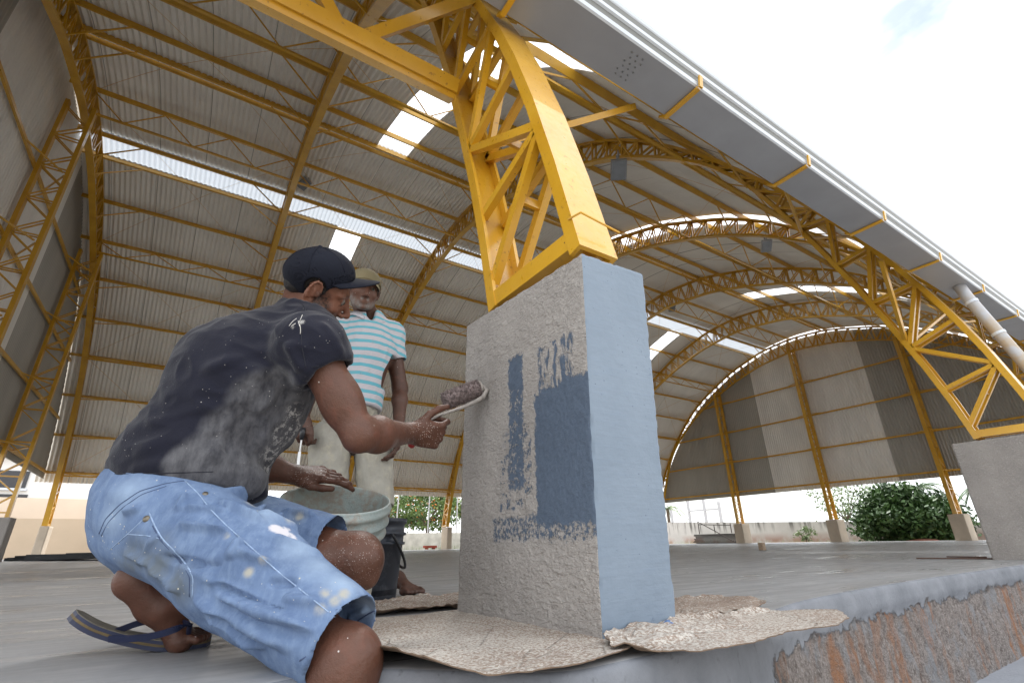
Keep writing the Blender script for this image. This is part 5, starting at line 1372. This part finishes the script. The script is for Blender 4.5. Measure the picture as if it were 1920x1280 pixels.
# ------------------------------------------------------------------ standing man
man2 = empty('person', (-.16, 1.38, 0)); tag(man2, 'man standing behind in a white polo with turquoise stripes and a khaki cap', 'person', 'workers')
Y0 = 1.38
def py(x, y, yy=Y0): return on(x, y, 1, yy)
h2 = py(682, 543, 1.33); F2 = nv(np.array((-.05, -.93, -.32))); U2 = np.array((0.02, -.25, 1.)); U2 = nv(U2-F2*(U2@F2))
nb2 = py(688, 592, 1.40); sL2, sR2 = py(733, 628, 1.40), py(628, 622, 1.44)
ch2 = py(686, 665, 1.40); ws2 = py(658, 765, 1.40); hL2, hR2 = py(700, 830, 1.41), py(618, 832, 1.44)
kL2, kR2 = py(706, 955, 1.36), py(612, 968, 1.42); aL2 = np.array((-.01, 1.36, .085)); aR2 = np.array((-.20, 1.45, .085))
eL2, wL2 = py(750, 728, 1.40), py(748, 806, 1.30); eR2, wR2 = py(588, 712, 1.46), py(568, 782, 1.36)
B2 = SDF(.005)
B2.chain([(hL2+hR2)/2+[0, 0, .05], ws2, ch2], [.105, .108, .122], .04); B2.cone(sL2, sR2, .05, .05, .05); B2.chain([nb2, h2-U2*.05-F2*.01], [.056, .052], .03)
for s_, e_, w_2 in ((sL2, eL2, wL2), (sR2, eR2, wR2)): B2.cone(s_, e_, .046, .037, .02); B2.chain([e_, e_*.7+w_2*.3, w_2], [.037, .036, .024], .02)
for h_, k_, a_ in ((hL2, kL2, aL2), (hR2, kR2, aR2)): B2.cone(h_, k_, .075, .052, .03); B2.chain([k_, k_*.65+a_*.35, a_], [.050, .052, .033], .03)
toes = []
for a_, ft_ in ((aL2, np.array((.055, 1.20, .02))), (aR2, np.array((-.23, 1.26, .02)))):
    fd2 = nv((ft_-a_)*[1, 1, 0]); sd3 = np.array((-fd2[1], fd2[0], 0)); B2.cone(a_, a_+np.array((0, 0, -.05))-fd2*.03, .034, .032, .02); B2.chain([a_-[0, 0, .02], a_*.4+ft_*.6+[0, 0, .015], ft_-fd2*.0+[0, 0, .004]], [.034, .028, .021], .02)
    B2.cone(ft_-sd3*.03, ft_+sd3*.03, .017, .019, .02)
    for i in range(5):
        q0 = ft_+sd3*(.034-.0165*i)*1; ln_ = (.042, .040, .036, .031, .026)[i]; r_ = (.0125, .0095, .009, .0085, .008)[i]
        B2.chain([q0, q0+fd2*ln_*.6+[0, 0, .002], q0+fd2*ln_-[0, 0, .004]], [r_, r_*.95, r_], .004)
dn = nv(wL2-eL2*1.0+np.array((0, -.05, -.05))); hand(B2, wL2, nv(np.array((-.05, -.1, -1))), nv(np.array((.9, -.4, 0))), -np.array((.3, 1, 0)), .95, [(.35, .5, .3), (.4, .6, .4), (.5, .6, .4), (.5, .7, .4)], (np.array((-.3, -.8, -.7)), np.array((-.2, -.5, -.9)), np.array((-.2, -.2, -1))))
hand(B2, wR2, nv(np.array((.02, -.2, -1))), nv(np.array((-.75, -.6, .1))), np.array((.5, -1, 0)), .95, [(.6, 1.2, .7), (.8, 1.3, .8), (.9, 1.3, .8), (.9, 1.3, .8)], (np.array((.35, -.5, -.8)), np.array((.2, -.2, -1)), np.array((.1, 0, -1))))
T2 = head(B2, h2, F2, U2, .97, 1.0)
V, F = B2.mesh(); V = relax(V, F, 2, .35); body2 = fast_obj('body', V, F, SK2, man2)
smear(body2, 'hairy', [(T2(x, y, z), r_, .8) for y in (-1, 1) for x, y, z, r_ in ((.07, y*.02, -.09, .03), (.05, y*.04, -.08, .03), (.03, y*.055, -.06, .025), (.088, y*.015, -.058, .012))], .6)
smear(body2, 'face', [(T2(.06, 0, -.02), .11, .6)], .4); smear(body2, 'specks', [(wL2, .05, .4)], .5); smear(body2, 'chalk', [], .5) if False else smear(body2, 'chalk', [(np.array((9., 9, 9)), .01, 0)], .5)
for y in (-1, 1):
    q = T2(.0735, y*.031, .0); ev = F2
    mb = MB(); mb.lathe([(0, .0118), (.004, .011), (.0085, .008), (.0118, 0)], q, 14, ev); e_ = mb.build('eye', EYEM, man2, True)
    mb = MB(); mb.lathe([(0, .0124), (.0045, .0116), (.0055, .010)], q, 12, ev); mb.build('iris', PUP, e_, True)
KHK = m_cap('khaki_cap_cloth', (.17, .145, .085), (.26, .225, .14))
Tc2, CF2, CU2 = capframe(h2, F2, U2, .16, .97)
cap(Tc2, CF2, CU2, KHK, .97, .95, .12, .5, man2)
G_ = SDF(.003); G_.ell(T2(-.012, 0, .018), (.094, .0765, .078), F2, U2, .01); G_.ell(T2(.10, 0, -.02), (.08, .12, .10), F2, U2, .006, 's'); G_.ell(T2(0, 0, -.105), (.2, .2, .07), F2, U2, .02, 's')
for y in (-1, 1): G_.ell(T2(-.008, y*.085, -.006), (.024, .022, .036), F2, U2, .004, 's')
V, F = G_.mesh(); fast_obj('hair', V, F, HAIR, man2)
def m_polo():
    b = NB('striped_polo', .9, 0, .2); n = b.noise(30, 5); z = b.xyz(2); x = b.xyz(0)
    zz = b.math('ADD', z, b.math('MULTIPLY', b.math('SUBTRACT', b.noise(5, 3), .5), .02))
    fr = b.math('FRACT', b.math('DIVIDE', zz, .0395)); st = b.math('LESS_THAN', fr, .40)
    fr2 = b.math('FRACT', b.math('DIVIDE', zz, .0056)); wh = b.mix(b.math('LESS_THAN', fr2, .4), (.50, .49, .52), (.40, .38, .42))
    c = b.mix(st, wh, (.13, .38, .46)); c = b.mix(b.ramp(n, .55, .75, 0, .35), c, (.30, .29, .28)); v = b.voro(55)
    c = b.mix(b.math('MULTIPLY', b.math('LESS_THAN', v, .05), b.ramp(n, .5, .55)), c, (.05, .05, .05)); b.color(c); b.bump(b.noise(300, 2), .0008, .6); b.bump(b.noise(14, 4), .006, .5); return b.m
POLO = m_polo(); PLAINW = simple('collar_cloth', (.46, .46, .50), .9, 0, .1, 40, .2, .001, 300)
P_ = SDF(.004); P_.chain([ws2-[0, 0, .0], ch2, nb2-[0, 0, .035]], [.130, .140, .085], .05); P_.cone(ws2-[0, 0, .035], ws2, .129, .130, .03); P_.cone(sL2, sR2, .066, .066, .05)
for s_, e_ in ((sL2, eL2), (sR2, eR2)):
    q = s_*.50+e_*.50; u2 = nv(e_-s_); P_.cone(s_, q+u2*.03, .064, .058, .03); P_.p.append((lambda P, q=q, u2=u2: -((P-q)@u2), q+u2*.07-.085, q+u2*.07+.085, .003, 's')); P_.cone(q-u2*.03, q+u2*.06, .047, .055, .003, 's')
P_.p.append((lambda P: -((P-(ws2-[0, 0, .012]))@nv([.02, -.05, -1.])), ws2-.25-[0, 0, .2], ws2+.25-[0, 0, .10], .004, 's'))
P_.cone(nb2+[0, -.012, .0], h2-U2*.03, .058, .07, .004, 's'); P_.ell(nb2+np.array((0, -.075, -.02)), (.026, .04, .055), (1, 0, 0), (0, 0, 1), .004, 's')
V, F = P_.mesh(); V = relax(V, F, 2, .5); N = normals(V, F); V = wnoise(V, N, 9, .008, (1, 1, .5), 11); N = normals(V, F); V = wnoise(V, N, 26, .003, (1, 1, .35), 4, True)
polo = fast_obj('polo_shirt', V, F, POLO, man2)
# collar
mb = MB(); cV = []; cF = []; nn_ = 26
for i in range(nn_+1):
    a = -math.pi/2+.42+(2*math.pi-.84)*i/nn_
    fr_ = abs(i/nn_-.5)*2; r1_ = .062
    p0_ = nb2+np.array((math.cos(a)*r1_, math.sin(a)*r1_-.008, .020-.030*fr_**3)); p1_ = nb2+np.array((math.cos(a)*(r1_+.028+.012*fr_), math.sin(a)*(r1_+.026+.014*fr_)-.008, -.018-.050*fr_**4))
    cV += [p0_, p1_, p1_-[0, 0, .003], p0_-[0, 0, .004]]
for i in range(nn_):
    a = i*4; b_ = a+4
    for j in range(4): cF.append((a+j, b_+j, b_+(j+1) % 4, a+(j+1) % 4))
cF += [(0, 1, 2, 3), (nn_*4+3, nn_*4+2, nn_*4+1, nn_*4)]
mesh_obj('collar', cV, cF, PLAINW, polo, True)
def m_short2():
    b = NB('dusty_shorts', .9, 0, .2); n = b.noise(7, 6, .6); n3 = b.noise(24, 6, .7)
    c = b.mix(b.ramp(n, .3, .7), (.27, .255, .22), (.40, .385, .34)); c = b.mix(b.ramp(n3, .5, .66, 0, .6), c, (.46, .42, .33)); b.color(c); b.bump(n3, .003, .5); b.bump(b.noise(15, 4), .006, .5); return b.m
Q_ = SDF(.0045); pc = (hL2+hR2)/2
Q_.cone(ws2-[0, 0, .02], pc+[0, 0, .07], .122, .112, .03)
for h_, k_ in ((hL2, kL2), (hR2, kR2)):
    e_ = k_+(h_-k_)*.03; u2 = nv(k_-h_); Q_.chain([h_+[0, 0, .02], h_*.5+e_*.5, e_+u2*.03], [.092, .082, .074], .010)
    Q_.p.append((lambda P, q=e_, u2=u2: -((P-q)@u2), e_+u2*.07-.11, e_+u2*.07+.11, .003, 's')); Q_.cone(e_-u2*.05, e_+u2*.06, .064, .070, .004, 's')
V, F = Q_.mesh(); V = relax(V, F, 2, .5); N = normals(V, F); V = wnoise(V, N, 13, .007, (1, 1, .4), 21); N = normals(V, F); V = wnoise(V, N, 34, .0025, (1, 1, .5), 2, True)
fast_obj('shorts', V, F, m_short2(), man2)
k0 = wR2+np.array((.0, -.045, -.085))
kn = empty('putty_knife', k0); tag(kn, 'thin putty knife hanging from the hand of the standing man', 'putty knife')
mb = MB(); mb.tube([k0+[0, 0, .03], k0+[0, 0, .01], k0+[0, 0, -.02]], [.010, .011, .008], 12); mb.build('handle', BLACK, kn, True)
mb = MB(); q = k0+[0, 0, -.02]; mb.bar(q, q+[0, 0, -.05], .006, .002); mb.bar(q+[0, 0, -.05], q+[.002, 0, -.115], .012, .0012, side=(.8, -.5, 0)); mb.build('blade', simple('steel_blade', (.5, .5, .5), .3, .9), kn)
